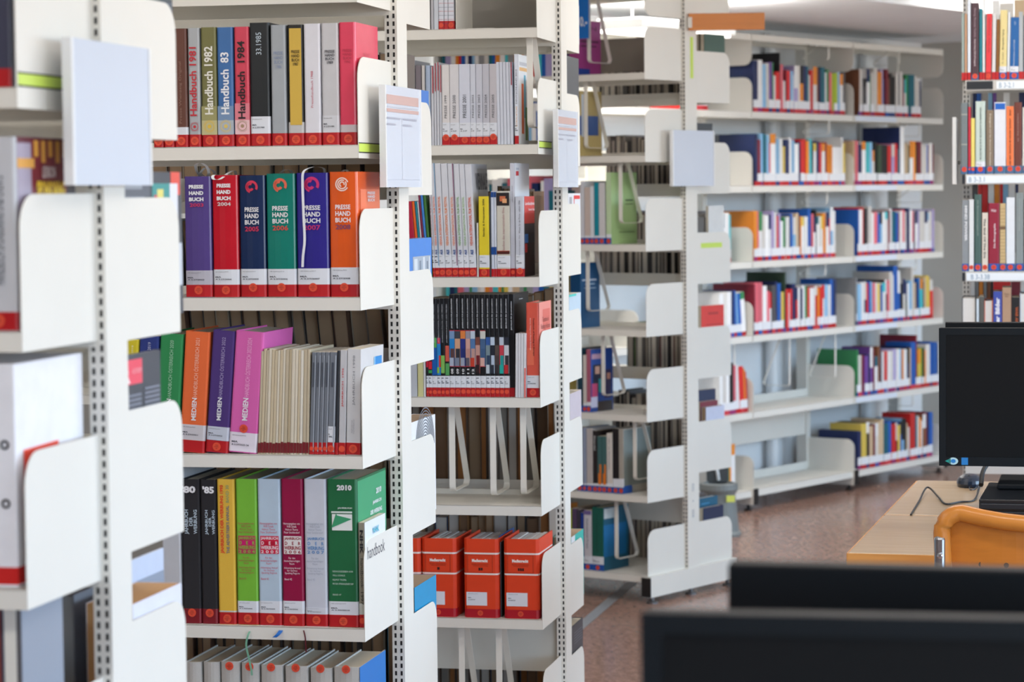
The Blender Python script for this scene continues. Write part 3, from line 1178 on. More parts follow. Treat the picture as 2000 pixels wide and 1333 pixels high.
jw(464, 505.5, (122, 190, 60), 'lime green advertising annual of 2004', '2004', (190, 60, 90), (150, 184, 76), (176, 60, 76), sg=(1175, 'A 2.30/2004'), win=1, wc=(206, 20, 110))
jw(506.5, 551, (186, 206, 224), 'light blue advertising annual of 2005', '2005', (216, 34, 72), (236, 226, 232), (206, 60, 96), sg=(1175, 'A 2.30/2005'), win=1, wc=(190, 10, 50))
jw(552.5, 595, (150, 8, 66), 'crimson advertising annual of 2006', '2006', (232, 228, 226), (166, 50, 66), (240, 226, 232), sg=(1175, 'A 2.30/2006'))
jw(597, 640.5, (206, 210, 222), 'pale grey advertising annual of 2007', '2007', None, (84, 140, 196), (164, 172, 188), sg=(1188, 'A 2.30/2007'), sgc=(218, 222, 232))
o = r.b(642, 700.5, 937, (28, 106, 64), 'large green advertising annual of 2010 with white emblem', band=1, dot=.012, sg=(1176, 'A 2.30/2010'), d=.225,
        prints=[(.16, .84, .655, .765, (236, 240, 238)), (.14, .84, .772, .784, (220, 232, 226))],
        texts=[('2010', .34, .84, .925, .962, 'h', WH, 2), ('JAHRBUCH', .36, .84, .798, .812, 'h', (220, 232, 226), 1),
               ('HERAUSGEGEBEN VON', .16, .84, .372, .384, 'h', (206, 226, 214)), ('WILLI SCHALK', .16, .58, .345, .357, 'h', (206, 226, 214)),
               ('HELMUT THOMA', .16, .62, .315, .327, 'h', (206, 226, 214)), ('PETER STRAHLENDORF', .16, .86, .288, .300, 'h', (206, 226, 214)), ('BAND 47', .16, .44, .215, .226, 'h', (206, 226, 214))],
        sprints=[(.02, .99, .02, .985, (62, 160, 112)), (.42, .80, .52, .68, (226, 240, 234))],
        stexts=[('2010', .62, .80, .85, .89, WH, 1), ('JAHRBUCH', .50, .80, .78, .81, WH, 1), ('DER WERBUNG', .42, .82, .72, .75, WH, 1)])
mb = MB()
w_, h_ = .056, .30
mb.face([(-.022, -.0016, .197), (.020, -.0016, .215), (-.010, -.0016, .222), (-.012, -.0016, .226)])
mb.build('emblem', mat((62, 160, 112), .45), o)
r.b(702, 714.5, 1022, (150, 146, 130), 'slim NHK handbook of 1997 leaning on the green annual', hard=False, band=(RED, .026), dot=.014, d=.16, lean=0, sg=(1180, ''), sgc=(200, 206, 200),
    texts=[('NHK', .26, .80, .70, .93, 'd', (30, 30, 32), 2), ('handbook', .30, .80, .38, .66, 'd', (60, 60, 60), 0), ('1997', .30, .80, .22, .34, 'd', (40, 40, 40), 0)],
    sprints=[(.0, 1, .0, 1, (232, 238, 246))], stexts=[('NHK', .36, .66, .86, .92, (60, 176, 200), 1), ('handbook', .08, .92, .64, .76, (30, 36, 60), 0)])
rib([(488, 1234, -.002), (484, 1243, -.006), (481, 1262, -.006), (487, 1290, -.004), (491, 1310, -.004), (492, 1320, -.004)], (122, 178, 152), 'green ribbon hanging below the lime green annual', .004)
rib([(549, 1232, -.002), (543, 1240, -.006), (536, 1246, -.006)], (24, 110, 200), 'frayed blue ribbon end below the light blue annual', .009)
rib([(593, 1232, -.002), (596, 1245, -.006), (597, 1258, -.006), (598, 1275, -.004)], (92, 24, 34), 'dark red ribbon hanging below the crimson annual', .003)

# ---- fifth row: grey bound volumes, only their tops in the picture
r = Row(S2, F2[5], 'lowest row of the yearbook bookcase', group='grey bound volumes on the lowest row', d=.2, kind='bound_volume')
xs = [(366, 398, 1300), (401, 433, 1300), (435, 472, 1299), (475, 510, 1302), (513, 556, 1306), (560, 605, 1308), (609, 652, 1312), (655, 706, 1310)]
for i, (a, b, t) in enumerate(xs):
    r.b(a, b, t - 6, (188, 186, 182), 'grey bound volume, %s from left on the lowest yearbook row' % ORD[i], kind='cloth', rough=.75, dot=.262 if i > 1 else None, bulge=.003,
        sprints=[(.0, 1, 0, 1, (30, 120, 200))] if i == 7 else (), lean=0)


import random as rnd_mod
# ------------------------------------------------------------------ rear-side books: page edges face the camera
def back_row(fr, z, x_hi, x_lo, where, hmin, hmax, cols, tag_n, wmin=.018, wmax=.04, lean=0.0, ymin=.37, pg=(None,)):
    x, i = x_hi, 0
    random = rnd_mod.Random(sum(map(ord, where)))
    while x > x_lo:
        w = random.uniform(wmin, wmax)
        h = random.uniform(hmin, hmax)
        d = random.uniform(.15, .185)
        c = random.choice(cols)
        plain_book(fr, x - w, x, BD - d - .02, d, z, h, c, 'volume with page edges outward, %s from right %s' % (ORD[i % len(ORD)], where), 'volume',
                   'volumes on the rear shelves', name='bound_volume', flip=True, pages=random.choice(pg) or PAGES_O, lean=lean + random.uniform(-.4, .4))
        x -= w + random.uniform(0, .002)
        i += 1


GR = [(96, 84, 76), (70, 66, 66), (120, 112, 104), (40, 38, 42), (150, 140, 126), (84, 60, 48)]
back_row(S2, B2[1], -.03, -.62, 'above the 2003-2008 press handbooks', .26, .285, GR, 0, lean=0)
back_row(S2, B2[2], -.03, -.60, 'above the pink media handbook', .275, .285, GR, 0, lean=-5, wmin=.026, wmax=.036)
back_row(S2, B2[3], -.06, -.60, 'behind the advertising annuals', .26, .28, GR, 0)
back_row(S2, B2[4], -.07, -.60, 'below the advertising annuals', .24, .28, GR, 0, wmin=.014, wmax=.03)

# ------------------------------------------------------------------ bookcase with the red binders
g3 = 'books on the bookcase with red binders'
r = Row(S3, F3[1], 'top row of red binder bookcase', group=g3, d=.17, kind='journal')
r.b(836, 841, -28, (50, 46, 48), desc='thin dark booklet', hard=False)
r.b(841.5, 847, -26, (190, 190, 196), desc='thin grey booklet', hard=False)
r.b(847.5, 856.5, -24, (206, 212, 222), desc='pale blue brochure', hard=False)
for i, (a, b) in enumerate(((857, 867), (867.5, 875), (875.5, 887))):
    r.b(a, b, -30, (222, 226, 236), desc='white red-lined journal', hard=False, band=(RED, .022), dot=.011 if i != 1 else None,
        prints=[(0, 1, .13 + .09 * k, .136 + .09 * k, (190, 60, 70) if k % 2 else (60, 70, 110)) for k in range(7)])
mb = MB()
x_ = S3.sx(888, 0, F3[1])
o = mb
mb.box(-.0008, .0008, 0, .19, 0, .20)
mb.box(-.001, .10, 0, .12, 0, .0012)
o = mb.build('steel_bookend', STEEL)
o.location = S3.w(x_ + .002, .01, F3[1] + .0002)
o.rotation_euler = (0, 0, S3.a)
tag(o, 'upright grey steel bookend beside the journals on the highest row', 'bookend')

r = Row(S3, F3[2], 'PRESSE row of red binder bookcase', group=g3, d=.17, kind='paperback')
for i, (a, b, c) in enumerate(((797, 812, (150, 152, 160)), (813, 824, (120, 112, 120)), (825, 831, (204, 200, 198)), (832, 842, (168, 184, 208)))):
    r.b(a, b, 118 if i == 0 else 128, c, desc='grey volume half hidden', hard=i == 3)
for i, (a, b, t) in enumerate(((843, 848, 130), (848.5, 853, 124), (853.5, 858.5, 122), (859, 863.3, 127))):
    r.b(a, b, t, (206, 208, 216), desc='thin white magazine with red corner', hard=False, prints=[(.55, 1, .66, 1, (176, 44, 54))], pages=PAGES_W)
pr = [(864, 878.8, 127, '1999', 1.6, (226, 222, 222)), (879.2, 897.2, 126, '2000', 1.6, (220, 218, 222)), (897.5, 919, 125.5, '2001', 0, (214, 218, 232)), (919.3, 930, 125.5, '2002', 0, (210, 214, 226)),
      (930.3, 943, 125.5, '2003', 0, (204, 206, 218)), (943.3, 956.5, 125, '2004', 0, (196, 196, 206)), (956.8, 971, 125, '2005', 1.8, (198, 194, 200))]
for pi, (a, b, t, yr, up, c) in enumerate(pr):
    r.b(a, b, t, c, 'white paperback lettered PRESSE %s, %s of the seven' % (yr, ORD[pi]), hard=False, band=(RED, .021), dot=.013 if not up else .020, sg=(240, 'A 2.27'), sgc=(224, 228, 236),
        texts=[('PRESSE ' + yr, .34, .66, .335, .62, 'u', (52, 54, 62), 0)])
for i in range(5):
    a = 971.6 + i * 6.3
    r.b(a, a + 6.0, 121.5, (214, 218, 230), 'white magazine, %s after PRESSE 2005' % ORD[i], hard=False, lean=-.6, pages=PAGES_W, name='magazine', cat='magazine', group='white magazines after the PRESSE volumes',
        prints=[(.6, 1, .72, 1, (150, 30, 50))] if i == 4 else ())
r.b(1005.5, 1013.5, 106, (228, 234, 246), 'white atlas with orange and blue streaks on its cover', hard=False, band=(RED, .022), d=.13, sg=(242, 'A'), wrap=.1,
    texts=[('LOKALATLAS', .34, .70, .20, .42, 'u', (226, 168, 84)), ('DEUTSCHLAND 2015', .34, .70, .45, .83, 'u', (44, 50, 66))],
    sprints=[(.0, 1, .0, 1, (238, 242, 248)), (.30, .52, .12, .68, (236, 110, 58)), (.55, .72, .30, .78, (84, 176, 206)), (.66, .9, .05, .42, (96, 150, 70)), (.1, .9, .82, .86, (238, 190, 130)), (.1, .9, .88, .92, (200, 204, 214))])

r = Row(S3, F3[3], 'VIENNA row of red binder bookcase', group=g3, d=.17, kind='paperback')
for i, (a, b, c, q) in enumerate(((806, 816.5, (178, 24, 60), 'crimson'), (817, 822, (232, 100, 30), 'orange'), (822.5, 827, (16, 126, 146), 'teal'), (827.5, 830, (226, 226, 230), 'white'), (830.3, 834.6, (122, 28, 64), 'maroon'),
                                  (835, 839.5, (64, 132, 214), 'blue'), (840, 845, (60, 112, 52), 'green'))):
    r.b(a, b, 394 - (14 if i > 3 else 0), c, 'thin %s folder leaning beside the Vienna festival books' % q, hard=False, lean=-4.5, name='folder', cat='folder', group='thin coloured folders')
vi = [(846, 850, (150, 46, 66)), (850.3, 859, (226, 120, 84)), (859.3, 870.3, (226, 122, 70)), (871, 883.6, (226, 132, 66)), (884.2, 895.3, (228, 140, 96)), (896, 906.6, (118, 168, 100)), (907, 917, (150, 186, 130)), (917.5, 931, (218, 96, 62))]
for i, (a, b, tc) in enumerate(vi):
    k = dict(sprints=[(.35, .97, .55, .96, (176, 178, 182))], stexts=[('VIENNALE', .20, .92, .77, .92, (70, 72, 84), 1)], d=.19) if i == 7 else {}
    r.b(a, b, 319 + i * .3, (216, 218, 226), 'white Vienna film festival book, %s from left in its series' % ORD[i], hard=False, lean=-2.2, band=(RED, .024), dot=.012, group='white Vienna film festival books',
        sg=(497, 'A 2.27'), texts=[('VIENNA INTERNATIONAL FILM FESTIVAL', .30, .72, .275, .71, 'u', tc, 1), ('ALE', .30, .72, .195, .24, 'u', (44, 84, 150), 2)],
        prints=[(.86, 1, .10, 1, (90, 160, 206) if i == 1 else (128, 30, 92))] if i in (1, 4) else (), **k)
r.b(931.5, 935, 436, (214, 214, 210), 'thin pale magazine before the yellow Sender volume', hard=False, name='magazine', cat='magazine')
r.b(936, 956.3, 384, (232, 210, 50), 'yellow paperback lettered Sender & Frequenzen 2006', hard=False, band=(RED, .021), dot=.012, sg=(499, 'A 2.09/2006'), d=.15, texts=[('Sender & Frequenzen 2006', .40, .62, .50, .97, 'u', (60, 56, 20), 1)])
r.b(956.6, 959.6, 380, (52, 56, 60), desc='thin black book', hard=False)
r.b(960, 966, 374, (206, 214, 230), 'slim white book with blue bands at top and foot', hard=False, band=(RED, .021), prints=[(0, 1, .93, .99, (20, 70, 140)), (0, 1, .26, .35, (14, 72, 148))])
r.b(966.3, 970.6, 374, (216, 222, 234), 'second slim white book with blue bands', hard=False, band=(RED, .021), prints=[(0, 1, .93, .99, (20, 70, 140)), (0, 1, .26, .35, (14, 72, 148))])
r.b(971.2, 996.5, 373.5, (210, 206, 194), 'cream film lexicon with dark picture at its top', hard=False, band=(RED, .021), dot=.013, sg=(500, 'A 2.04/2004'), d=.14,
    prints=[(0, 1, .83, .98, (34, 26, 28)), (.25, .7, .88, .94, (206, 110, 70)), (.45, .8, .86, .91, (230, 170, 120)), (0, 1, .265, .30, (84, 32, 26)), (0, 1, .30, .305, (210, 80, 50))],
    texts=[('lexikon des internationalen films', .42, .62, .31, .81, 'u', (170, 120, 120))])
r.b(997.5, 1006.8, 319, (212, 214, 226), 'tall white law book behind the red landmark book', hard=False, band=(RED, .022), dot=.012, d=.19, y0=.02, texts=[('UNI EUROPA 2004', .40, .64, .66, .80, 'u', (90, 90, 110))],
    sprints=[(0, 1, 0, 1, (226, 230, 238)), (.08, .28, .89, .93, (206, 52, 66)), (.10, .3, .94, .96, (180, 190, 204))])
r.b(1007.5, 1024, 384, (206, 210, 222), 'grey white paperback with red picture cover at the row end', hard=False, band=(RED, .021), dot=.015, sg=(498, 'A 2.04/2006'), d=.14, wrap=.06,
    texts=[('Fernsehprogramm  Atlas', .40, .60, .27, .52, 'u', (110, 112, 124)), ('Wissen für die Praxis · edition 2006', .40, .60, .54, .95, 'u', (66, 68, 82))],
    sprints=[(.06, 1, 0, 1, (52, 18, 22)), (.06, 1, .66, 1, (224, 76, 70)), (.06, 1, .54, .655, (60, 58, 66)), (.06, .4, .42, .53, (44, 120, 196)), (.45, 1, .42, .53, (40, 44, 54)), (.06, .3, .30, .41, (196, 36, 40))],
    stexts=[('Landlaufplatz', .08, .96, .88, .93, (246, 226, 226), 1), ('Kunst in Tanz', .4, .96, .82, .85, (246, 226, 226), 1)])

r = Row(S3, F3[4], 'journalist yearbook row', group=g3, d=.17, kind='yearbook')
r.b(800, 815, 640, (186, 190, 198), desc='grey bound volume', hard=False)
r.b(816, 827, 640, (206, 202, 148), desc='pale yellow brochure', hard=False)
r.b(827.4, 831.5, 650, (216, 216, 218), desc='thin white brochure', hard=False)
for i, (a, b, pc_) in enumerate(((833, 837.4, [(0, 1, .30, .36, (200, 30, 60))]), (837.7, 844.7, [(0, 1, .28, .36, (206, 30, 50)), (0, 1, .24, .27, (60, 160, 80))]), (845, 854.3, [(0, 1, .22, .60, (16, 90, 170)), (.4, 1, .50, .60, (90, 170, 90))]),
                                 (854.5, 861.9, [(0, 1, .22, .60, (36, 130, 200)), (.1, .9, .54, .60, (206, 30, 50)), (.5, 1, .30, .42, (206, 60, 50)), (0, .6, .24, .3, (140, 190, 70))]),
                                 (862.1, 869.7, [(0, 1, .24, .42, (128, 184, 90))]), (870, 878.6, [(.1, 1, .36, .52, (206, 90, 76)), (.1, 1, .22, .34, (84, 160, 92))]))):
    r.b(a, b, 583.5, (22, 22, 28), 'thin black political yearbook with bright shapes, %s from left' % ORD[i], hard=False, band=(RED, .024), dot=.012, sg=(735, 'A 2.2'), prints=pc_, group='thin black political yearbooks',
        texts=[('JAHRBUCH POLITIK UND MEDIEN', .34, .66, .55, .94, 'u', (206, 212, 222))] if i > 1 else ())
K = (20, 20, 26)
jj = [(879, 889.2, 'a', [(120, 150, 190), (30, 130, 200), (90, 60, 60), (170, 180, 200)]), (889.4, 900.2, 'a', [(60, 64, 76), (206, 160, 130), (40, 44, 56), (120, 130, 150)]), (900.5, 910.4, 'a', [(220, 130, 66), (36, 50, 130), (30, 44, 110), (150, 160, 180)]),
      (910.7, 919.8, 'a', [(150, 146, 160), (206, 160, 150), (190, 140, 130), (90, 86, 100)]), (920, 929.4, 'a', [(190, 206, 220), (80, 120, 170), (190, 150, 140), (196, 60, 40)]), (929.7, 938.7, 'b', [(120, 70, 60), (196, 150, 140), (110, 24, 34), (40, 20, 26)]),
      (939, 949.6, 'a', [(206, 206, 200), (70, 100, 140), (60, 90, 130), (216, 170, 160)]), (950, 958.5, 'c', [(50, 90, 160), (120, 140, 150), (40, 60, 90), (196, 206, 216)]), (958.9, 967.5, 'c', [(190, 206, 226), (30, 36, 50), (180, 196, 216), (40, 46, 60)]),
      (967.8, 976.1, 'c', [(40, 36, 40), (90, 76, 70), (70, 60, 60), (46, 40, 46)]), (976.4, 985.2, 'c', [(190, 200, 216), (196, 60, 76), (20, 150, 150), (30, 170, 160)]), (985.5, 995.2, 'c', [(40, 44, 60), (206, 210, 220), (44, 44, 54), (190, 40, 46)])]
for i, (a, b, st, cs) in enumerate(jj):
    zlo, zhi = (.30, .645) if st == 'a' else (.23, .585)
    pp = [(0, 1, zlo, zhi, cs[0]), (0, 1, zlo, zlo + (zhi - zlo) * .78, cs[1]), (.15, .95, zlo, zlo + (zhi - zlo) * .5, cs[2]), (0, .8, zlo, zlo + (zhi - zlo) * .24, cs[3])]
    if st == 'a':
        pp += [(0, 1, .645, .651, (206, 40, 60)), (0, 1, .296, .301, (206, 40, 60))]
    body = 'JAHRBUCH FÜR JOURNALISTEN' if st == 'a' else 'Jahrbuch für Journalisten'
    yr = str(2008 + i) if i < 5 else ''
    r.b(a, b, 576, K, 'black yearbook for journalists with picture strip, %s from left' % ORD[i], hard=False, band=(RED, .024), dot=.014, sg=(735, 'A 2.2'), prints=pp, group='black yearbooks for journalists',
        texts=[(body, .34, .66, .67, .96, 'u', (220, 224, 232), 1)] + ([(yr[-2:], .26, .74, .225, .275, 'u', (226, 226, 230), 1)] if yr else []))
r.b(995.5, 1005.5, 575, (22, 22, 26), 'last black yearbook for journalists showing its dark cover', hard=False, band=(RED, .024), d=.19, texts=[('Jahrbuch für Journalisten', .34, .66, .65, .93, 'u', (220, 224, 232), 1)],
    stexts=[('Journ', .30, .55, .935, .95, (226, 226, 226), 1)], y0=.02)
for i in range(4):
    a = 1006.2 + i * 5.2
    r.b(a, a + 5.0, 652, (222, 222, 226), 'thin white booklet, %s before the coral textbook' % ORD[i], hard=False, y0=.002, lean=.8, pages=PAGES_W, d=.14, name='booklet', cat='booklet', group='thin white booklets before the coral textbook',
        prints=[(.5, 1, 0, .46, (240, 78, 60))] if i == 3 else ())
r.b(1028.5, 1054, 592, (222, 92, 74), 'coral textbook with pale pink cover at the row end', hard=True, band=(RED, .024), dot=.013, sg=(734, 'A 2.04/2006'), d=.165, texts=[('Textbook of Reading in Europe', .52, .66, .44, .84, 'd', (60, 24, 22), 1), ('Asmus Walgreth Planks Readings', .28, .40, .50, .84, 'd', (246, 216, 206))],
    prints=[(.05, .6, .34, .52, (232, 112, 84))],
    sprints=[(.0, 1, .0, 1, (240, 150, 138)), (.3, .9, .58, .92, (226, 112, 100)), (.2, .45, .40, .60, (248, 186, 176))], stexts=[('Textbook of\nReading in Europe', .14, .86, .70, .84, (110, 50, 46))])


# ---- red ring binders
def binder(xl, xr, yt, num, label):
    fr, z, y0 = S3, F3[6], .010
    x0, x1 = fr.sx(xl, y0, z), fr.sx(xr, y0, z)
    h = fr.sz(yt, (x0 + x1) / 2, y0) - z
    w, d, t, c = x1 - x0, .19, .003, .008
    o = empty('ring_binder', fr.w((x0 + x1) / 2, y0, z + .0003), fr.a)
    tag(o, label, 'binder', 'red law binders')
    m = mat((226, 66, 28), .45, 'card')
    mb = MB()
    A = [(-w / 2, d), (-w / 2, c), (-w / 2 + c, 0), (w / 2 - c, 0), (w / 2, c), (w / 2, d)]
    B = [(w / 2 - t, d), (w / 2 - t, c + .001), (w / 2 - c - .001, t), (-w / 2 + c + .001, t), (-w / 2 + t, c + .001), (-w / 2 + t, d)]
    mb.prism(A + B, 2, 0, h)
    mb.build('cover', m, o)
    mb = MB()
    n = 7
    for i in range(n):
        xa = -w / 2 + .010 + (w - .020) * i / n
        mb.box(xa, xa + (w - .024) / n, .016, d - .012, .004, h - .003 - random.uniform(0, .004))
    mb.build('paper_sheets', PAGES_W, o)
    mb = MB()
    for q in (.815, .555):
        mb.ushell(w, d * .98, .0003, c, 0, h * q - .0022, h * q + .0022, .0004)
    mb.build('white_lines', mat((240, 226, 222), .5), o)
    mb = MB()
    mb.ushell(w, .03, .0003, c, 0, .0008, .023, .0005)
    mb.build('colour_band', mat((178, 14, 34), .45), o)
    mb = MB()
    x2 = w / 2 - .016
    for (a, b, e, f) in ((-w / 2 + .010, x2, h * .573, h * .576), (-w / 2 + .010, x2, h * .792, h * .795), (-w / 2 + .010, -w / 2 + .011, h * .575, h * .793), (x2, x2 + .001, h * .573, h * .795)):
        mb.face([(a, -.0008, e), (b, -.0008, e), (b, -.0008, f), (a, -.0008, f)])
    mb.build('frame_line', mat((150, 36, 20), .5), o)
    for (body, a, b, e, f, cc, bo) in (('Medienrecht', -.26, .20, .705, .745, (250, 240, 236), 2), ('Bundes- und Landesrecht', -.26, .22, .672, .686, (110, 30, 16), 0), ('Gesetzessammlung', -.22, .20, .651, .665, (110, 30, 16), 0),
                                       (num, -.02 - .025 * len(num), .0 + .025 * len(num), .60, .635, (50, 16, 14), 2), ('Hrsg', -.07, .04, .765, .773, (130, 36, 20), 0)):
        text(body, o, 'f', a * w, b * w, e * h, f * h, -.0010, cc, 'h', bo)
    mb = MB()
    mb.face([(-w * .43, -.0008, h * .155), (w * .17, -.0008, h * .155), (w * .17, -.0008, h * .325), (-w * .43, -.0008, h * .325)])
    lb = mb.build('spine_label', mat((226, 228, 238), .5), o)
    text('UB Salzburg FKO', lb, 'f', -w * .38, -w * .10, h * .298, h * .308, -.0012, (50, 54, 76))
    text('MA', lb, 'f', -w * .38, -w * .29, h * .248, h * .26, -.0012, (40, 44, 60), bold=1)
    text('A 2.07/15', lb, 'f', -w * .38, -w * .18, h * .222, h * .235, -.0012, (40, 44, 60), bold=1)
    sticker(o, -.03 * w, .0125, .0075, -.0012)
    return o


binder(757, 822, 1052, 'V', 'red law binder mostly hidden behind the yearbook bookcase end')
binder(825, 891.5, 1052.5, 'I', 'red law binder numbered I')
binder(907, 974, 1053.5, 'II', 'red law binder numbered II')
binder(985, 1053.5, 1054, 'III', 'red law binder numbered III nearest the bookcase end')
r = Row(S3, F3[6], 'binder row', group=g3, d=.19)
r.b(975.5, 977.2, 1048, (40, 96, 160), 'blue folder wedged between binders II and III', hard=False, y0=.06, name='folder', cat='folder')
r.b(977.6, 979.8, 1060, (60, 62, 68), 'dark grey folder wedged between binders II and III', hard=False, y0=.03, name='folder', cat='folder')
BR = [(128, 92, 60), (140, 100, 62), (96, 76, 62), (60, 58, 60), (150, 140, 130), (88, 70, 60)]
back_row(S3, B3[2], -.10, -.20, 'above the journalist yearbooks', .20, .225, BR, 0, wmin=.012, wmax=.03)
back_row(S3, B3[3], -.04, -.16, 'beside the coral textbook cover', .20, .235, BR, 0)
PGV = (PAGES_O, mat((158, 104, 58), .85, 'card'), mat((150, 146, 142), .9, 'pages'), mat((206, 204, 204), .8, 'pages'), mat((120, 92, 70), .9, 'card'))
back_row(S3, B3[4], -.04, -.46, 'behind the hanging straps of the empty shelf', .24, .275, BR, 0, wmin=.018, wmax=.04, pg=PGV)
back_row(S3, B3[5], -.06, -.48, 'above the red binders', .235, .285, BR + [(36, 60, 96), (176, 190, 214)], 0, pg=PGV)
back_row(S3, B3[6], -.04, -.44, 'under the red binders', .20, .235, BR + [(36, 60, 96)], 0, wmin=.014, wmax=.028, pg=PGV)


# ------------------------------------------------------------------ end books of the rear sides: covers seen past the bookcase ends
def end_book(fr, z, xa, w, ya, yb, pyt, rgb, label, cat='book', name='book', sp=(), stx=(), pages=None, hard=False, dx=0.0, lean=0.0, fore=True):
    """book on the rear shelf, fore-edge (or spine) to the aisle behind; its right cover faces the bookcase end. ya / yb: photo x of the cover's near / far edge"""
    x1 = -.004 - dx
    y0 = fr.sy(ya, x1, z + .1)
    y1 = fr.sy(yb, x1, z + .1)
    h = fr.sz(pyt, x1, (y0 + y1) / 2) - z
    d = y1 - y0
    o = empty(name, fr.w(x1 - w / 2, y0, z + .0003 + abs(math.sin(math.radians(lean))) * w / 2), fr.a, math.radians(lean))
    tag(o, label, cat, 'covers on the rear shelf ends')
    t = min(.002 if hard else .0008, w * .3)
    mb = MB()
    mb.box(-w / 2, -w / 2 + t, 0, d, 0, h)
    mb.box(w / 2 - t, w / 2, 0, d, 0, h)
    mb.box(-w / 2 + t, w / 2 - t, d - t, d, 0, h)
    mb.build('cover', mat(rgb, .4, 'card'), o)
    mb = MB()
    mb.box(-w / 2 + t, w / 2 - t, .001, d - t, .001, h - (.002 if hard else .0005))
    mb.build('page_block', pages or PAGES, o)
    if sp:
        mb, ms = MB(), []
        for (a, b, e, f, c) in sp:
            mm = mat(c, .45)
            if mm not in ms:
                ms.append(mm)
            x = w / 2 + .0004 + .00005 * len(mb.f)
            mb.face([(x, a * d, e * h), (x, b * d, e * h), (x, b * d, f * h), (x, a * d, f * h)], ms.index(mm))
        mb.build('cover_picture', ms, o)
    for (body, a, b, e, f, c, bo) in stx:
        text(body, o, 'r', a * d, b * d, e * h, f * h, w / 2 + .0016, c, 'h', bo)
    ENDDIM[o.name] = (w, d, h)
    return o


ENDDIM = {}
# nearest bookcase, rear side
end_book(S1, B1[1], 0, .03, 228, 338, -12, (58, 66, 78), 'dark grey striped book above the nearest bookcase end', sp=[(.35, 1, .8 + .03 * k, .81 + .03 * k, (96, 108, 122)) for k in range(6)] + [(0, .22, .5, 1, (196, 206, 220))])
end_book(S1, B1[2], 0, .03, 232, 356, 336, (72, 74, 82), 'dark magazine with teal and red cover behind the nearest post',
         sp=[(.52, .80, .60, .92, (60, 150, 148)), (.60, .70, .62, .88, (230, 220, 120)), (.55, .60, .66, .84, (206, 70, 90)), (.82, .97, .84, 1, (230, 84, 66)), (.80, .93, .62, .92, (226, 228, 238)), (.90, .99, .2, .5, (200, 206, 216)), (.05, .48, .70, .96, (96, 100, 110)), (.10, .4, .80, .83, (150, 156, 166)), (.10, .36, .88, .91, (150, 156, 166))])
end_book(S1, B1[3], 0, .006, 240, 316, 690, (70, 72, 80), 'dark grey leaflet with red square and two text columns', name='leaflet', cat='leaflet',
         sp=[(.02, .52, .83, .97, (236, 80, 100))] + [(.10, .48, .50 + .026 * k, .513 + .026 * k, (128, 132, 146)) for k in range(11)] + [(.56, .95, .50 + .026 * k, .513 + .026 * k, (128, 132, 146)) for k in range(12)],
         stx=[('R', .03, .20, .84, .93, (250, 226, 228), 2), ('AUS FORUM', .25, .48, .89, .92, (246, 190, 196), 0)])
end_book(S1, B1[4], 0, .004, 246, 322, 1086, (196, 208, 230), 'pale blue brochure tucked behind the nearest post', name='brochure', cat='brochure', sp=[(.0, 1, .70, .85, (140, 152, 170)), (0, 1, .3, .45, (214, 224, 240))], dx=.076)
end_book(S1, B1[4], 0, .07, 262, 356, 1160, (228, 230, 244), 'thick white catalogue with tan edge behind the nearest post', pages=mat((226, 176, 120), .8, 'pages'), dx=.0)
# yearbook bookcase, rear side
end_book(S2, B2[1], 0, .02, 806, 838, 176, (54, 120, 206), 'white booklet with bright blue border behind the yearbook sign', sp=[(.2, .88, .05, .86, (230, 240, 250))])
end_book(S2, B2[2], 0, .022, 800, 844, 466, (70, 136, 220), 'blue bordered magazine with grey crinkled picture behind the yearbook post', sp=[(.16, .94, .02, .84, (168, 180, 194)), (.22, .36, .1, .82, (210, 218, 226)), (.44, .52, .05, .80, (126, 138, 154)), (.60, .68, .3, .83, (214, 220, 228)), (.76, .82, .3, .79, (120, 132, 148)), (.86, .92, .4, .83, (206, 214, 224))], pages=PAGES_O)
o = end_book(S2, B2[3], 0, .05, 804, 851, 818, (236, 238, 242), 'white book with grey half disc printed on its cover', pages=PAGES_O)
ew, ed, eh = ENDDIM[o.name]
mb = MB()
for k in range(12):
    n = 18
    r0, r1 = ed * (.05 + k * .030), ed * (.062 + k * .030)
    for i in range(n):
        q0, q1 = math.pi * i / n, math.pi * (i + 1) / n
        X_ = ew / 2 + .0008
        mb.face([(X_, ed * .56 + r * math.cos(q), eh - .062 + r * math.sin(q)) for (r, q) in ((r0, q0), (r1, q0), (r1, q1), (r0, q1))])
mb.build('printed_disc', mat((110, 116, 126), .5), o)
end_book(S2, B2[4], 0, .06, 811, 853, 1136, (22, 148, 200), 'thick bright blue paperback standing behind the yearbook post', pages=PAGES_O)
# red binder bookcase, rear side
end_book(S3, B3[0], 0, .03, 1108, 1131, 8, (190, 192, 196), 'pale box above the red binder post')
end_book(S3, B3[1], 0, .03, 1107, 1131, 112, (74, 78, 84), 'dark grey slipcase behind the red binder post', hard=True)
end_book(S3, B3[2], 0, .03, 1110, 1134, 378, (228, 230, 236), 'white magazines with red logo behind the red binder post', sp=[(.5, .95, .92, .97, (226, 60, 60)), (.45, .5, .6, .97, (226, 60, 60)), (.1, .3, .5, .95, (170, 170, 176))])
end_book(S3, B3[3], 0, .03, 1112, 1135, 574, (196, 216, 232), 'pale blue booklet with turquoise tab behind the red binder post', sp=[(.0, .6, .97, 1, (80, 206, 196))])
end_book(S3, B3[4], 0, .03, 1114, 1136, 766, (206, 196, 206), 'greyish pink box file behind the red binder post')
end_book(S3, B3[5], 0, .05, 1116, 1140, 1042, (40, 190, 178), 'white and turquoise paperback behind the red binder post', pages=PAGES_O, sp=[(0, .3, 0, 1, (226, 230, 236))])
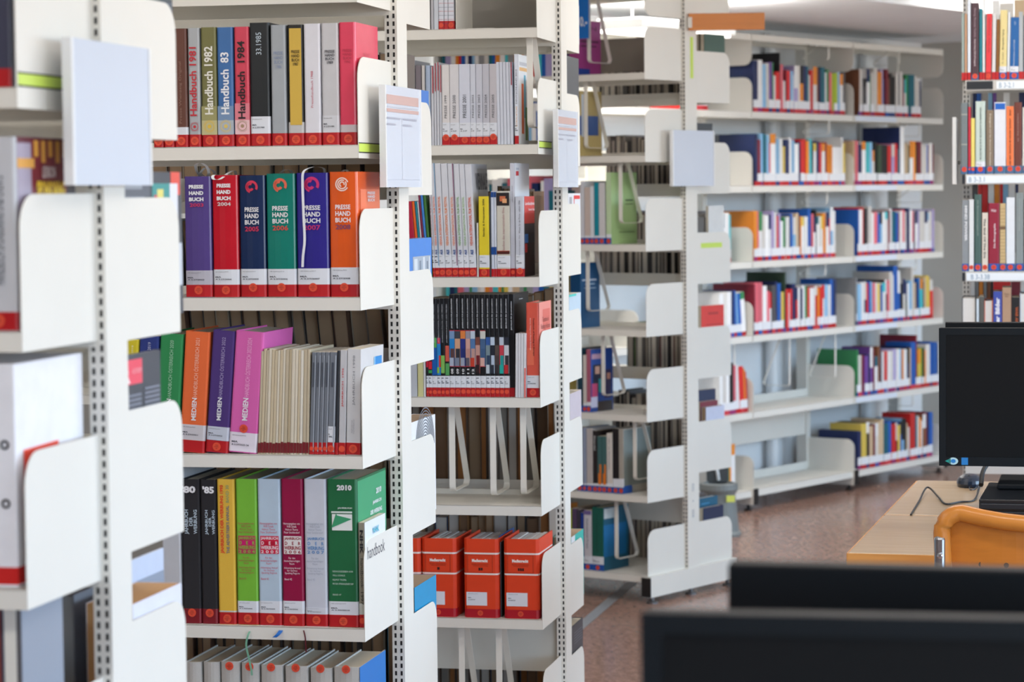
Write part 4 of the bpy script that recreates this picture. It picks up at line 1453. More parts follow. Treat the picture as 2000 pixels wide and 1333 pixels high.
end_book(S3, B3[6], 0, .03, 1118, 1139, 1216, (58, 62, 72), 'dark grey book with faint white text low on the red binder post', hard=True, sp=[(.2, .9, .90 - .03 * k, .905 - .03 * k, (140, 146, 156)) for k in range(5)])
# blue price card hanging from the top shelf of the free bookcase
zc0, zc1 = S4.sz(76, -.30, -.003), F4[0] + .34 - LIP + .012
xc0, xc1 = S4.sx(1116, -.003, zc0), S4.sx(1150, -.003, zc0)
o = empty('price_card', S4.w(xc0, -.003, zc0), S4.a)
mb = MB()
mb.box(0, xc1 - xc0, 0, .0012, 0, zc1 - zc0)
mb.build('card', mat((24, 120, 214), .4), o)
text('30.-', o, 'f', (xc1 - xc0) * .30, (xc1 - xc0) * .92, (zc1 - zc0) * .24, (zc1 - zc0) * .44, -.0006, (240, 244, 250), 'h', 1)
tag(o, 'bright blue price card with white figures hanging before the magenta booklet', 'card')
# free standing bookcase, rear side
end_book(S4, B4[0], 0, .02, 1364, 1374, 66, (48, 46, 46), 'dark spine on the highest rear shelf of the free bookcase', hard=True, dx=.05)
end_book(S4, B4[0], 0, .02, 1366, 1384, 66, (116, 92, 84), 'brown book beside the green one on the free bookcase', hard=True, dx=.028)
end_book(S4, B4[0], 0, .02, 1376, 1416, 67, (62, 92, 78), 'dark green book cover under the wooden sign', hard=True)
end_book(S4, B4[1], 0, .02, 1356, 1392, 241, (54, 56, 62), 'black book top above the grey sign holder', hard=True)
end_book(S4, B4[2], 0, .012, 1384, 1414, 402, (222, 224, 224), 'white brochure leaning on the rear shelf of the free bookcase', sp=[])
end_book(S4, B4[2], 0, .03, 1357, 1380, 425, (92, 88, 84), 'dark grey books beside the white brochure', dx=.014, hard=True)
end_book(S4, B4[3], 0, .02, 1370, 1414, 597, (226, 52, 42), 'bright red book cover on the free bookcase end', sp=[(.3, .75, .86, .90, (190, 34, 30)), (.2, .9, .70, .715, (190, 34, 30)), (.2, .8, .62, .635, (190, 34, 30))])
end_book(S4, B4[3], 0, .02, 1356, 1368, 606, (86, 78, 74), 'dark grey book beside the red cover', dx=.024, hard=True)
end_book(S4, B4[4], 0, .02, 1358, 1398, 762, (34, 46, 84), 'dark blue picture book on the free bookcase end', dx=.05, sp=[(.2, .8, .7, .8, (120, 134, 160))])
end_book(S4, B4[4], 0, .02, 1368, 1402, 784, (132, 46, 62), 'maroon book on the free bookcase end', dx=.026)
end_book(S4, B4[4], 0, .02, 1379, 1415, 794, (206, 212, 234), 'pale lilac booklet in front of the maroon book', pages=PAGES_O)
end_book(S4, B4[5], 0, .025, 1362, 1402, 972, (18, 96, 128), 'teal blue book low on the free bookcase end', dx=.03, hard=True, sp=[(.2, .6, .9, .92, (60, 140, 190)), (.2, .9, .84, .86, (60, 140, 190))])
end_book(S4, B4[5], 0, .022, 1374, 1413, 990, (24, 40, 78), 'navy book in front of the teal one', hard=True)

# ------------------------------------------------------------------ nearest bookcase, front side
r = Row(S1, F1[1], 'upper row of the nearest bookcase', d=.19)
r.b(-38, 24, -90, (66, 68, 90), 'dark blue grey book with red band at the top left corner', band=(RED, .024), y0=.02, sprints=[(0, 1, 0, 1, (170, 180, 198))])
r = Row(S1, F1[2], 'second row of the nearest bookcase', d=.20)
r.b(-40, 37, 268, (206, 208, 214), 'grey spined sponsoring book with maroon curtain cover', band=(RED, .024), dot=.013, y0=.012,
    texts=[('HANDBUCH SPONSORING UND EVENTS', .42, .70, .24, .80, 'u', (90, 92, 100))],
    sprints=[(.02, 1, .0, 1, (104, 36, 52)), (.02, .25, .0, .97, (176, 166, 186)), (.25, .90, .42, .985, (126, 32, 44)), (.85, 1, 0, 1, (44, 26, 32))] +
            [(.30 + .12 * k, .37 + .12 * k, .90 - .03 * (k % 2), .985, (232, 170, 70)) for k in range(5)] + [(.02, .3, .84, .89, (232, 170, 80))],
    stexts=[('LEXIKON', .42, .64, .79, .85, (236, 226, 226), 1), ('SPONSORING', .32, .80, .68, .775, (240, 200, 40), 2), ('EVENT', .34, .74, .61, .665, (220, 206, 210), 1)])
# white file box with metal eyelets
fz = F1[3]
x0_, x1_ = S1.sx(-150, .012, fz), S1.sx(36, .012, fz)
hb = S1.sz(712, x1_, .012) - fz
fb = empty('file_box', S1.w((x0_ + x1_) / 2, .012, fz + .0003), S1.a)
tag(fb, 'large white file box with eyelets on the nearest bookcase', 'box')
w_ = x1_ - x0_
mb = MB()
mb.box(-w_ / 2, w_ / 2, 0, .235, 0, hb)
bevel(mb.build('box_body', mat((238, 238, 244), .5, 'card'), fb), .002)
mb = MB()
mb.box(-w_ / 2 - .0004, w_ / 2 + .0004, -.0005, .04, .004, .026)
mb.build('colour_band', mat((206, 30, 28), .5), fb)
for py in (870, 985):
    zz = S1.sz(py, x1_ - .014, .012) - fz
    mb = MB()
    for i in range(20):
        a0, a1 = 2 * math.pi * i / 20, 2 * math.pi * (i + 1) / 20
        for (q0, q1) in ((.0032, .0062),):
            mb.face([(w_ / 2 - .014 + q0 * math.cos(a0), -.0012, zz + q0 * math.sin(a0)), (w_ / 2 - .014 + q1 * math.cos(a0), -.0012, zz + q1 * math.sin(a0)),
                     (w_ / 2 - .014 + q1 * math.cos(a1), -.0012, zz + q1 * math.sin(a1)), (w_ / 2 - .014 + q0 * math.cos(a1), -.0012, zz + q0 * math.sin(a1))])
    mb.build('eyelet', mat((60, 58, 60), .3, 'metal', .8), fb)
fr_ = S1
yA, yB = S1.sy(44, x1_, fz + .2), S1.sy(112, x1_, fz + .2)
z0_, z1_ = S1.sz(950, x1_, yA) - fz, S1.sz(880, x1_, yA) - fz
mb = MB()
mb.face([(w_ / 2 + .0012, yA - .012, z0_ - .05), (w_ / 2 + .0012, yB - .012, z0_ - .05), (w_ / 2 + .0012, yB - .012, z1_ + .002), (w_ / 2 + .0012, yA - .012, z1_)])
mb.build('red_tab', mat((236, 74, 48), .5), fb)
r = Row(S1, F1[4], 'lowest row of the nearest bookcase', d=.17, kind='bound_volume')
for i, (a, b, t, c) in enumerate(((-70, -38, 1196, (60, 62, 70)), (-37, -12, 1192, (96, 104, 122)), (-11, 8, 1190, (150, 64, 58)), (9, 30, 1186, (92, 100, 118)), (31, 50, 1188, (84, 78, 80)))):
    r.b(a, b, t, c, ['charcoal', 'slate blue', 'brick red', 'blue grey', 'dark grey'][i] + ' volume on the lowest row of the nearest bookcase', hard=True, y0=.03, d=.14, sprints=[(0, 1, 0, 1, (150, 158, 172))] if i == 4 else ())
back_row(S1, B1[4], -.10, -.16, 'at the foot of the nearest bookcase', .2, .3, [(84, 88, 100), (110, 112, 120), (60, 62, 70)], 0, pg=(mat((150, 152, 156), .9, 'pages'),), wmin=.02, wmax=.04)

# ------------------------------------------------------------------ free standing bookcase, front rows
g4 = 'books on the free bookcase beside the waste bin'
UB = (BLUE, .024)


def dotted(r, *a, **k):
    k.setdefault('band', UB)
    k.setdefault('dot', .012)
    k.setdefault('hard', False)
    return r.b(*a, **k)


r = Row(S4, F4[0], 'highest row of the free bookcase', group=g4, d=.16, kind='paperback')
r.b(1112, 1130, 40, (160, 60, 130), 'magenta booklet on the highest row of the free bookcase', hard=False, d=.15, sprints=[(0, 1, 0, 1, (158, 62, 134)), (.1, .9, .60, .64, (96, 34, 84)), (.1, .8, .52, .55, (96, 34, 84)), (0, .5, 0, .12, (30, 66, 150))],
    stexts=[('EN', .3, .8, .82, .9, (110, 40, 96), 1)])
r = Row(S4, F4[1], 'second row of the free bookcase', group=g4, d=.16, kind='paperback')
r.b(1112, 1132, 178, (30, 70, 110), 'glossy blue and sand picture book on the free bookcase', hard=False, d=.15, rough=.15,
    sprints=[(0, 1, 0, 1, (186, 166, 110)), (0, .85, .32, .62, (40, 76, 140)), (.1, .35, .30, .95, (206, 216, 230)), (.3, 1, .62, .95, (170, 150, 96))])
r = Row(S4, F4[2], 'third row of the free bookcase', group=g4, d=.15, kind='paperback')
for (a, b, t, c, q) in ((1134, 1141, 354, (214, 216, 224), 'white'), (1142, 1152.5, 366, (206, 190, 182), 'beige'), (1153, 1160, 364, (222, 226, 232), 'slim white'), (1161, 1169.5, 357, (20, 140, 160), 'teal'), (1170, 1181.5, 357, (214, 212, 214), 'grey white')):
    dotted(r, a, b, t, c, '%s paperback left of the light green book' % q, sg=(461, ''))
r.b(1184, 1194, 337, (196, 220, 178), 'large light green glossy book on the free bookcase', hard=False, band=UB, dot=.012, sg=(458, ''), d=.175, rough=.12, sprints=[(0, 1, .0, 1, (168, 200, 140)), (.55, .85, .60, .62, (60, 84, 50)), (.55, .85, .55, .56, (60, 84, 50)), (.3, .9, .16, .17, (84, 110, 70))])
r = Row(S4, F4[3], 'fourth row of the free bookcase', group=g4, d=.16, kind='paperback')
r.b(1114, 1134, 514, (12, 66, 110), 'dark blue book with small white text on the free bookcase', hard=False, d=.13, rough=.2, sprints=[(0, 1, 0, 1, (14, 80, 128)), (.1, .85, .72, .745, (190, 206, 226)), (.25, .75, .66, .68, (160, 186, 210)), (.2, .8, .60, .615, (160, 186, 210))])
r = Row(S4, F4[4], 'fifth row of the free bookcase', group=g4, d=.16, kind='paperback')
r.b(1128, 1138.5, 680, (26, 62, 78), 'dark teal book on the fifth row of the free bookcase', hard=False, band=UB)
dotted(r, 1139, 1145.5, 694, (214, 206, 200), 'slim white book beside the mauve spine', sg=(788, ''))
dotted(r, 1146, 1154.3, 683, (176, 96, 118), 'mauve book with blue figure picture on its cover', d=.15, wrap=.05, sg=(786, ''), sprints=[(0, 1, 0, 1, (26, 70, 150)), (.1, .5, .30, .75, (30, 34, 60)), (.2, .4, .60, .72, (206, 160, 140)), (.05, .5, .84, .92, (190, 150, 170)), (.05, .3, .20, .45, (206, 80, 130)), (.35, .6, .30, .52, (40, 150, 160)), (.6, .9, .2, .66, (50, 46, 90)), (.72, .88, .5, .6, (206, 150, 130)), (0, .3, .07, .24, (206, 210, 240)), (.3, .95, 0, .16, (60, 50, 50))])
r = Row(S4, F4[5], 'sixth row of the free bookcase', group=g4, d=.16, kind='paperback')
for i, (a, b, t, c, lb, k) in enumerate(((1128, 1138, 836, (150, 150, 158), 'grey book at the left of the sixth row of the free bookcase', {}), (1139, 1145, 836, (150, 162, 186), 'blue grey book on the sixth row of the free bookcase', {}),
                                         (1146, 1158, 838, (190, 184, 182), 'pale grey book before the black pair on the free bookcase', {}),
                                         (1158.5, 1167, 842, (40, 34, 36), 'black book with vertical white title on the free bookcase', dict(texts=[('Skandal', .3, .7, .68, .92, 'd', (200, 200, 200), 1)])),
                                         (1167.3, 1176, 853, (66, 104, 104), 'left grey green book with orange shape', dict(prints=[(.2, .9, .14, .34, (226, 124, 36)), (.5, .9, .34, .5, (226, 124, 36))])),
                                         (1176.4, 1185, 853, (66, 104, 104), 'right grey green book with orange shape', dict(prints=[(.2, .9, .14, .34, (226, 124, 36)), (.5, .9, .34, .5, (226, 124, 36))])),
                                         (1185.4, 1196.4, 847, (220, 214, 208), 'white book right of the orange shapes', dict(texts=[('Wir im Fernsehen', .36, .6, .40, .92, 'd', (80, 84, 100))])),
                                         (1197, 1208.6, 838, (30, 28, 32), 'black book beside the glossy grey cover', {}),
                                         (1209, 1218, 839, (172, 166, 156), 'grey book with glossy reflecting cover on the free bookcase', dict(d=.19, rough=.08, wrap=.06, sprints=[(.02, 1, .12, .98, (120, 128, 124)), (.0, .3, .02, .12, (32, 84, 168))])))):
    dotted(r, a, b, t, c, lb, sg=(945 if i < 7 else 936, '') if i not in (0,) else (945, ''), **k)
r = Row(S4, F4[6], 'lowest row of the free bookcase', group=g4, d=.16, kind='paperback')
for i, (a, b, t, c, lb) in enumerate(((1112, 1117, 994, (176, 190, 60), 'thin lime book on the lowest row'), (1118, 1127, 994, (84, 66, 96), 'purple book on the lowest row'), (1127.5, 1134, 996, (60, 56, 70), 'dark picture book on the lowest row'), (1135, 1140, 1002, (20, 60, 150), 'blue slim book on the lowest row'))):
    dotted(r, a, b, t, c, lb + ' of the free bookcase', sg=(1088, ''))
dotted(r, 1141, 1155.8, 998, (206, 204, 212), 'white book with purple top beside the green binder', sg=(1087, 'x'), prints=[(0, 1, .93, 1, (110, 96, 150))], texts=[('Internationale Presse', .36, .62, .36, .86, 'd', (84, 96, 120))])
dotted(r, 1156.2, 1179.5, 992, (22, 92, 80), 'thick dark green binder with blue cover on the lowest row', d=.17, wrap=.10, sg=(1088, 'x'), hard=True, texts=[('Journalistenhandbuch', .36, .52, .3, .9, 'd', (14, 60, 52))], sprints=[(0, 1, .0, 1, (16, 84, 110)), (.0, .9, .22, .72, (20, 104, 156)), (.02, .42, .82, .98, (200, 206, 206))])
GY = [(132, 126, 122), (104, 100, 100), (80, 78, 80), (40, 38, 40), (150, 146, 142), (96, 84, 78), (120, 116, 120)]
PG4 = (mat((206, 198, 186), .9, 'pages'), mat((178, 170, 162), .9, 'pages'), mat((226, 220, 210), .9, 'pages'))
for k, (hm, hx, xl) in enumerate(((.19, .225, -.50), (.17, .21, -.45), (.24, .26, -.5), (.16, .19, -.36), (.25, .28, -.42), (.23, .26, -.42))):
    back_row(S4, B4[k], (-.09, -.035, -.06, -.06, -.09, -.075)[k], xl, 'on %s rear shelf, free bookcase' % ORD[k], hm, hx, GY + ([(120, 24, 34), (90, 130, 60)] if k == 3 else []), 0, wmin=.014, wmax=.03, pg=PG4)
# left part of the free bookcase, only slivers show between the shelves in front
mb = MB()
ms = []
for zi, (z, hm) in enumerate(zip(F4, (.21, .2, .24, .2, .22, .22, .22))):
    x = -.44
    while x > -.96:
        w = random.uniform(.012, .03)
        c = PAL[random.choice('WwlntcreoysbgpvW')][0]
        m_ = mat(c, .42, 'card')
        if m_ not in ms:
            ms.append(m_)
        mb.box(x - w, x - .0004, .015, .17, z + .0003, z + hm * random.uniform(.85, 1.1), ms.index(m_))
        x -= w
o = mb.build('book_rows', ms)
o.location = S4.w(0, 0, 0)
o.rotation_euler = (0, 0, S4.a)
tag(stuff(o), 'coloured books glimpsed between shelves at the far end of the free bookcase', 'books')


# ------------------------------------------------------------------ hanging strap bookends
def strap(fr, x, ztop, zbot, label, y_a=.03, y_b=.20, y_t=.075, w=.016, t=.0022):
    pts = [(y_a, ztop)]
    r_ = .016
    pts.append((y_a, zbot + r_))
    for i in range(1, 6):
        a = math.pi / 2 * i / 5
        pts.append((y_a + r_ - r_ * math.cos(a), zbot + r_ - r_ * math.sin(a)))
    for i in range(0, 6):
        a = math.pi / 2 * i / 5
        pts.append((y_b - r_ + r_ * math.sin(a), zbot + r_ - r_ * math.cos(a)))
    pts.append((y_t, ztop))
    mb = MB()
    z0 = zbot
    N_ = len(pts)
    nrm = []
    for i in range(N_):
        a, b = Vector(pts[max(i - 1, 0)]), Vector(pts[min(i + 1, N_ - 1)])
        d = (b - a).normalized()
        nrm.append(Vector((d.y, -d.x)))
    for i in range(N_ - 1):
        p, q, n0, n1 = Vector(pts[i]), Vector(pts[i + 1]), nrm[i] * t / 2, nrm[i + 1] * t / 2
        A = [(-w / 2, *(p - n0)), (w / 2, *(p - n0)), (w / 2, *(p + n0)), (-w / 2, *(p + n0))]
        B = [(-w / 2, *(q - n1)), (w / 2, *(q - n1)), (w / 2, *(q + n1)), (-w / 2, *(q + n1))]
        for k in range(4):
            mb.face([A[k], A[(k + 1) % 4], B[(k + 1) % 4], B[k]])
    mb.v = [(v[0], v[1], v[2] - z0) for v in mb.v]
    o = mb.build('hanging_bookend', STEEL)
    o.location = fr.w(x, 0, z0)
    o.rotation_euler = (0, 0, fr.a)
    tag(o, label, 'bookend', 'hanging strap bookends')
    return o


def strap_px(fr, shelves, k, px, pyb, label, lip=.013, **kw):
    """strap hanging under shelf k; px: photo x of its front leg, pyb: photo y of its lowest point"""
    zt = shelves[k] - lip
    x = fr.sx(px, .03, zt - .1)
    zb = fr.sz(pyb, x, .03)
    return strap(fr, x, zt, zb, label, **kw)


strap_px(S3, F3, 4, 883, 960, 'left hanging strap bookend over the empty shelf')
strap_px(S3, F3, 4, 963, 968, 'middle hanging strap bookend over the empty shelf')
strap_px(S3, F3, 4, 1022, 966, 'right hanging strap bookend over the empty shelf')
strap_px(S3, F3, 6, 902, 1395, 'left strap bookend below the red binders')
strap_px(S3, F3, 6, 975, 1395, 'right strap bookend below the red binders')
strap_px(S3, F3, 1, 1035, 248, 'strap bookend beside the white atlas')
strap_px(S1, F1, 3, 22, 1420, 'blurred strap bookend under the white file box', y_b=.10)
F4x = [F4[0] + .34] + F4
for k, (px, pb, q) in enumerate(((1150, 122, 'before the magenta booklet'), (1144, 289, 'before the picture book in sand and blue'), (1212, 436, 'before the light green book'), (1148, 608, 'before the dark blue book'),
                                 (1178, 773, 'before the blue figure picture'), (1240, 938, 'before the glossy grey cover'), (1204, 1093, 'before the green binder'))):
    strap_px(S4, F4x, k, px, pb, 'hanging strap bookend ' + q, y_b=.17)
for (x, k, zb, q) in ((.40, 3, .26, 'left white strap over the emptied far shelf'), (.86, 3, .25, 'right white strap over the emptied far shelf'), (-.12, 3, .16, 'white strap above the leaning books on the far wall bookcase'),
                      (.80, -1, .085, 'white strap under the canopy of the middle far bay'), (.80, 0, .085, 'white strap below the first shelf of the middle far bay'), (.78, 1, .085, 'white strap below the second shelf of the middle far bay'), (.76, 2, .085, 'white strap below the third shelf of the middle far bay'),
                      (1.55, -1, .085, 'white strap under the canopy of the right far bay'), (1.78, 0, .085, 'white strap below the first shelf of the right far bay'), (1.80, 1, .085, 'white strap below the second shelf of the right far bay'),
                      (1.74, 2, .085, 'white strap below the third shelf of the right far bay'), (1.74, 3, .085, 'white strap below the fourth shelf of the right far bay'), (1.70, 4, .085, 'white strap below the fifth shelf of the right far bay')):
    zt = (Wtop if k < 0 else Wz[k]) - .012
    strap(WR, x, zt, zt - zb, q, y_b=.18, w=.013)

# ------------------------------------------------------------------ far wall bookcase: rows of small books
ROWS = {
    ('middle', 0): 'n525 W525 l423 w424 u324 e224 W218 r420 k130 p424 W216 m121 r421 l321 W219 v424 w224 o424 k124 n424 t224 w219 r322 W424 x323 n222 t524 W321 e323 p321 i321 i421 l322 W421 z322',
    ('right', 0): 'x124 w524 z419 W424 e221 w422 w525 o323 o223 v324 n219 m425 x220 k423 k421 w323 z323 w424 m221 W220 e323 t423 t523 w322 w320 n320',
    ('middle', 1): 'n425 m422 l425 t325 l425 p221 W725 l423 W423 y319 n523 W324 l422 W621 n322 r423 r323 o322 c423 z321 W421 n322 r321 W421 m322 o321 o420 W519 W519 W419 W224 y321',
    ('right', 1): 's123 p323 n521 W422 c422 l422 w218 k322 d421 k421 k421 r421 v321 r422 t219 n130 W530 s422 d221 W423 o323 k221 m523 w322 w321 b221 s221 W322 m122',
    ('middle', 2): 'o424 p324 W424 w322 W522 W422 v324 W423 r322 v323 W319 e321 W421 z222 b323 l421 s323 n222 o321 W421 W421 b425 n122 p322 W321 k224 W321 w321 W321 o422 W423 r220 l425 W323',
    ('right', 2): 'b124 W424 r125 k424 z224 w425 W422 p422 b321 l322 W422 W422 m123 W424 t423 b322 m221 W323 p323 w322 n424 W323 p222 n222 W322 v222 w322 w422 W422 W321 w422 v223 W123',
    ('middle', 3): 'm125 p425 p425 W424 p321 W320 z424 n225 b424 y320 d130 r321 W219 r221 n424 r222 W321 n221 W322 e222 r321 W321 W321 r322 o221 r321 W322 l322 W322 b425 n324',
    ('right', 3): 'g124 l421 W422 n222 r321 b222 l222 p321 w321 y321 b320 W421 k222 p222 w426 W125 b529 b427 k320 w322 d221 W320 l321 w328 s220 n320 b222 c322 k220 s322 y323 y122 r421',
    ('right', 4): 'e124 w321 m221 u321 n221 u225 m224 W320 x225 n223 W222 r322 W222 w322 v323 W322 l222 o222 W322 n323 s122 b525 m129 y321 i221 d221 o220 w423 b224 b524 d123 W223 r123 y122',
    ('right', 5): 'n320 y524 k324 s322 m222 w323 s323 s324 t422 b422 r421 m221 y220 b222 l223 k223 s220 w218 r525 t224 w223 o222 W220 x324 m224 n224 b424',
    ('left', 3): 'W421 w421 W422 n322 b322 l321 b321 W421',
    ('left', 4): 'W322 w322 W322 k425 p323 W423 r422 o221 r220',
    ('left', 5): 'w322 W322 e325 o224 W324',
    ('left', 2): 'w324 W424 W424 c223',
    ('left', 0): 'r421 p321 W421',
}
RN = ['top', 'second', 'third', 'fourth', 'fifth', 'lowest']
SPAN = {('middle', 0): (1473, 1652), ('right', 0): (1677, 1799), ('middle', 1): (1473, 1652), ('right', 1): (1668, 1824), ('middle', 2): (1473, 1632), ('right', 2): (1676, 1826), ('middle', 3): (1473, 1634), ('right', 3): (1674, 1822),
        ('right', 4): (1675, 1842), ('right', 5): (1677, 1823), ('left', 3): (1406, 1458), ('left', 4): (1406, 1462), ('left', 5): (1402, 1437), ('left', 2): (1396, 1429), ('left', 0): (1352, 1384)}
for (bay, k), spec in ROWS.items():
    z = Wz[k]
    xa = WR.sx(SPAN[bay, k][0], .015, z)
    xb = WR.sx(SPAN[bay, k][1], .015, z)
    toks = spec.split()
    tot = sum(int(t[1]) + .35 for t in toks)
    x = xa
    for i, t in enumerate(toks):
        w = (int(t[1]) + .35) / tot * (xb - xa)
        h = int(t[2:]) / 100.0 * random.uniform(.98, 1.02)
        rgb, nm = PAL[t[0]]
        jit = random.uniform(.93, 1.07)
        rgb = tuple(max(0, min(255, int(v * jit))) for v in rgb)
        band = (.021, random.choice([RED, RED, (206, 60, 70), BLUE, (150, 40, 110)]) if random.random() > .12 else (26, 56, 120))
        lab = (.021 + random.uniform(.036, .042), (234, 236, 240)) if random.random() > .13 else None
        ln = 0.0
        if (bay, k) in (('left', 3), ('left', 4)) and i > len(toks) - 5:
            ln = -2.0 - (i - len(toks) + 5) * .9
        if (bay, k) == ('right', 3):
            ln = -.8
        t2 = None
        if t[0] == 'W' and random.random() < .3:
            t2 = (random.uniform(.6, .85), PAL[random.choice('rolncpyet')][0])
        elif random.random() < .12:
            t2 = (random.uniform(.5, .8), PAL[random.choice('Wwokn')][0])
        wd_ = 'thick' if int(t[1]) > 4 else ('thin' if int(t[1]) < 3 else 'narrow')
        sz_ = 'tall ' if int(t[2:]) > 24 else ('short ' if int(t[2:]) < 20 else '')
        plain_book(WR, x, x + w, .012 + random.uniform(0, .008), (.235 if i == 0 else random.uniform(.15, .19)) if int(t[2:]) < 26 else .22, z, h, rgb,
                   "%s%s %s book, %s from left, %s shelf, far wall's %s bay" % (sz_, wd_, nm, ORD[i], RN[k], bay), 'book', 'books on the far wall bookcase', band=band, lab=lab, lean=ln, top2=t2)
        x += w
# heating pipes on the wall behind the far bookcase
for (x, q) in ((.92, 'pale'), (1.93, 'white')):
    mb = MB()
    mb.lathe([(.03, 0.0), (.03, SOF - .02)], 18)
    o = mb.build('heating_pipe', mat((236, 238, 240), .45), smooth=False)
    o.location = WR.w(x - .12, WY - .05, 0)
    tag(o, 'vertical %s heating pipe on the wall behind the %s bay of the far bookcase' % (q, 'middle' if x < 1 else 'right'), 'pipe')

# ------------------------------------------------------------------ bookcase behind the desks: labelled books
gR = 'books on the bookcase behind the desks'
RD = (RED, .026)
r = Row(RR, FR_[0], 'first labelled row behind the desks', group=gR, d=.16, kind='library_book')
R1 = [(1878, 1883.5, 26, (150, 166, 162), {}), (1884, 1889, 27, (190, 150, 120), {}), (1890, 1895.8, -6, (222, 230, 242), {}), (1896.4, 1912, 5.5, (74, 50, 60), dict(texts=[('Georg Thomas Taubitz', .36, .60, .55, .93, 'd', (190, 170, 180)), ('Robert Henry Chief of Propaganda', .36, .60, .18, .53, 'd', (214, 200, 206), 1)])),
      (1913, 1918.5, 17, (16, 126, 142), {}), (1919, 1923.8, -8, (226, 228, 230), {}), (1925, 1935.6, 26, (226, 58, 66), dict(texts=[('Kurt Temme   30 Kommentare', .36, .58, .42, .93, 'u', (90, 20, 26))])), (1937, 1944, 26, (216, 216, 218), {}),
      (1944.5, 1950.8, 38, (132, 86, 30), {}), (1951.2, 1966, 20, (228, 212, 150), dict(texts=[('H. Schäfer', .34, .54, .23, .40, 'u', (90, 80, 50)), ('Monographie Tagung', .34, .56, .43, .72, 'u', (40, 36, 26), 1)])),
      (1966.6, 1971.3, 24, (226, 232, 238), {}), (1972, 1989, 34, (18, 96, 166), dict(texts=[('Massenmedien und Politik', .34, .52, .22, .64, 'u', (206, 220, 236)), ('123', .42, .58, .88, .93, 'u', (220, 230, 240))])),
      (1990, 1998, 23, (176, 184, 190), {}), (1998.5, 2010, 30, (60, 84, 110), {}), (2011, 2026, 24, (206, 206, 200), {}), (2027, 2040, 36, (140, 60, 50), {})]
nm1 = ['grey green', 'tan', 'tall white', 'dark plum', 'teal', 'narrow white', 'bright red', 'pale grey', 'brown', 'cream yellow', 'slim white', 'strong blue', 'light grey', 'slate blue', 'ivory', 'rust red']
for i, (a, b, t, c, k) in enumerate(R1):
    k = dict(k)
    if i in (9, 11):
        k['sg'] = (130, 'x')
        k['band'] = (BLUE, .024)
    else:
        k['band'] = RD if i not in (3,) else ((60, 84, 130), .018)
    r.b(a, b, t, c, '%s book on the B 3-2.1 shelf' % nm1[i], dot=.013 if i in (3, 6, 9, 11) else None, hard=i in (3, 9), lean=1.0 if 5 < i < 12 else 0, dotx=.5, **k)
r = Row(RR, FR_[1], 'second labelled row behind the desks', group=gR, d=.16, kind='library_book')
R2 = [(1876.5, 1890, 201, (116, 126, 130), 'dark grey cloth', dict(prints=[(0, 1, .83, .84, (190, 190, 180)), (0, 1, .41, .42, (190, 190, 180))], kind='cloth')), (1891, 1896, 209, (198, 44, 66), 'slim crimson', {}),
      (1896.5, 1904, 231, (232, 214, 116), 'small yellow', {}), (1905, 1924.5, 198, (196, 212, 206), 'thick pale green', dict(texts=[('GESAMMELTE AUFSÄTZE ZUR PUBLIZISTIK', .46, .62, .19, .92, 'd', (50, 70, 70), 1)], sg=(316, 'x'))),
      (1926, 1941, 215, (132, 116, 98), 'taupe', dict(texts=[('Propaganda and the American Revolution', .40, .64, .13, .94, 'd', (222, 212, 196), 1)])), (1942, 1964.5, 200, (224, 228, 238), 'thick white', dict(prints=[(.06, .94, .90, .985, (24, 100, 196))])),
      (1965.3, 1980, 208, (244, 128, 72), 'salmon orange', dict(texts=[('LONG', .40, .66, .86, .95, 'd', (96, 40, 26), 1), ('HÖRSPIEL MEDIEN IM WANDEL DER ZEIT', .40, .66, .12, .82, 'd', (110, 48, 30), 1)])),
      (1981, 1996, 200, (110, 54, 42), 'chestnut brown', dict(texts=[('Propaganda und der Krieg · 1939', .40, .56, .45, .84, 'd', (206, 180, 170))])), (1997, 2012, 210, (222, 220, 214), 'off white', {}), (2013, 2030, 204, (40, 60, 110), 'navy', {})]
for i, (a, b, t, c, q, k) in enumerate(R2):
    k = dict(k)
    r.b(a, b, t, c, '%s book on the B 3-3.1 shelf' % q, dot=.016, band=((70, 110, 150), .026) if i not in (1, 2, 3) else (BLUE, .024), hard=i in (0, 3, 4, 7), **k)
r = Row(RR, FR_[2], 'third labelled row behind the desks', group=gR, d=.16, kind='library_book')
R3 = [(1879, 1891.5, 391, (140, 146, 152), 'grey paperback lettered MIND POWER', dict(texts=[('MIND POWER', .40, .82, .42, .92, 'd', (226, 228, 232), 2)])), (1892.5, 1902, 390, (222, 226, 230), 'slim white paperback', {}),
      (1903, 1916.8, 380, (72, 100, 96), 'dark grey green hardcover', dict(texts=[('Das Bundesverfassungsgericht', .36, .58, .46, .92, 'd', (180, 196, 190))])), (1918, 1929.5, 416, (222, 214, 202), 'cream paperback with vertical black title', dict(texts=[('The End Of The Era', .3, .62, .22, .90, 'd', (50, 46, 44), 1)])),
      (1930, 1952, 397, (146, 26, 54), 'thick crimson hardcover with white script', dict(texts=[('Die Monographie', .48, .70, .34, .70, 'u', (236, 216, 222), 1), ('Wilder', .24, .74, .87, .91, 'h', (230, 206, 214), 1)])),
      (1953, 1964, 398, (206, 180, 132), 'tan paperback with dark rings', dict(prints=[(0, 1, .12 + .05 * q, .125 + .05 * q, (150, 120, 80)) for q in range(17)] + [(0, 1, .62, .66, (120, 90, 60))])),
      (1965.5, 1981.8, 386, (226, 232, 240), 'white book with faint blue label lines', {}), (1983.5, 1998.5, 377, (136, 146, 148), 'grey cloth hardcover at the picture edge', dict(kind='cloth', texts=[('Denkwürdigkeiten', .4, .6, .52, .92, 'd', (190, 198, 198))])),
      (1999.5, 2014, 390, (30, 34, 40), 'black hardcover beyond the picture edge', {}), (2015, 2032, 382, (190, 150, 90), 'ochre hardcover beyond the picture edge', {})]
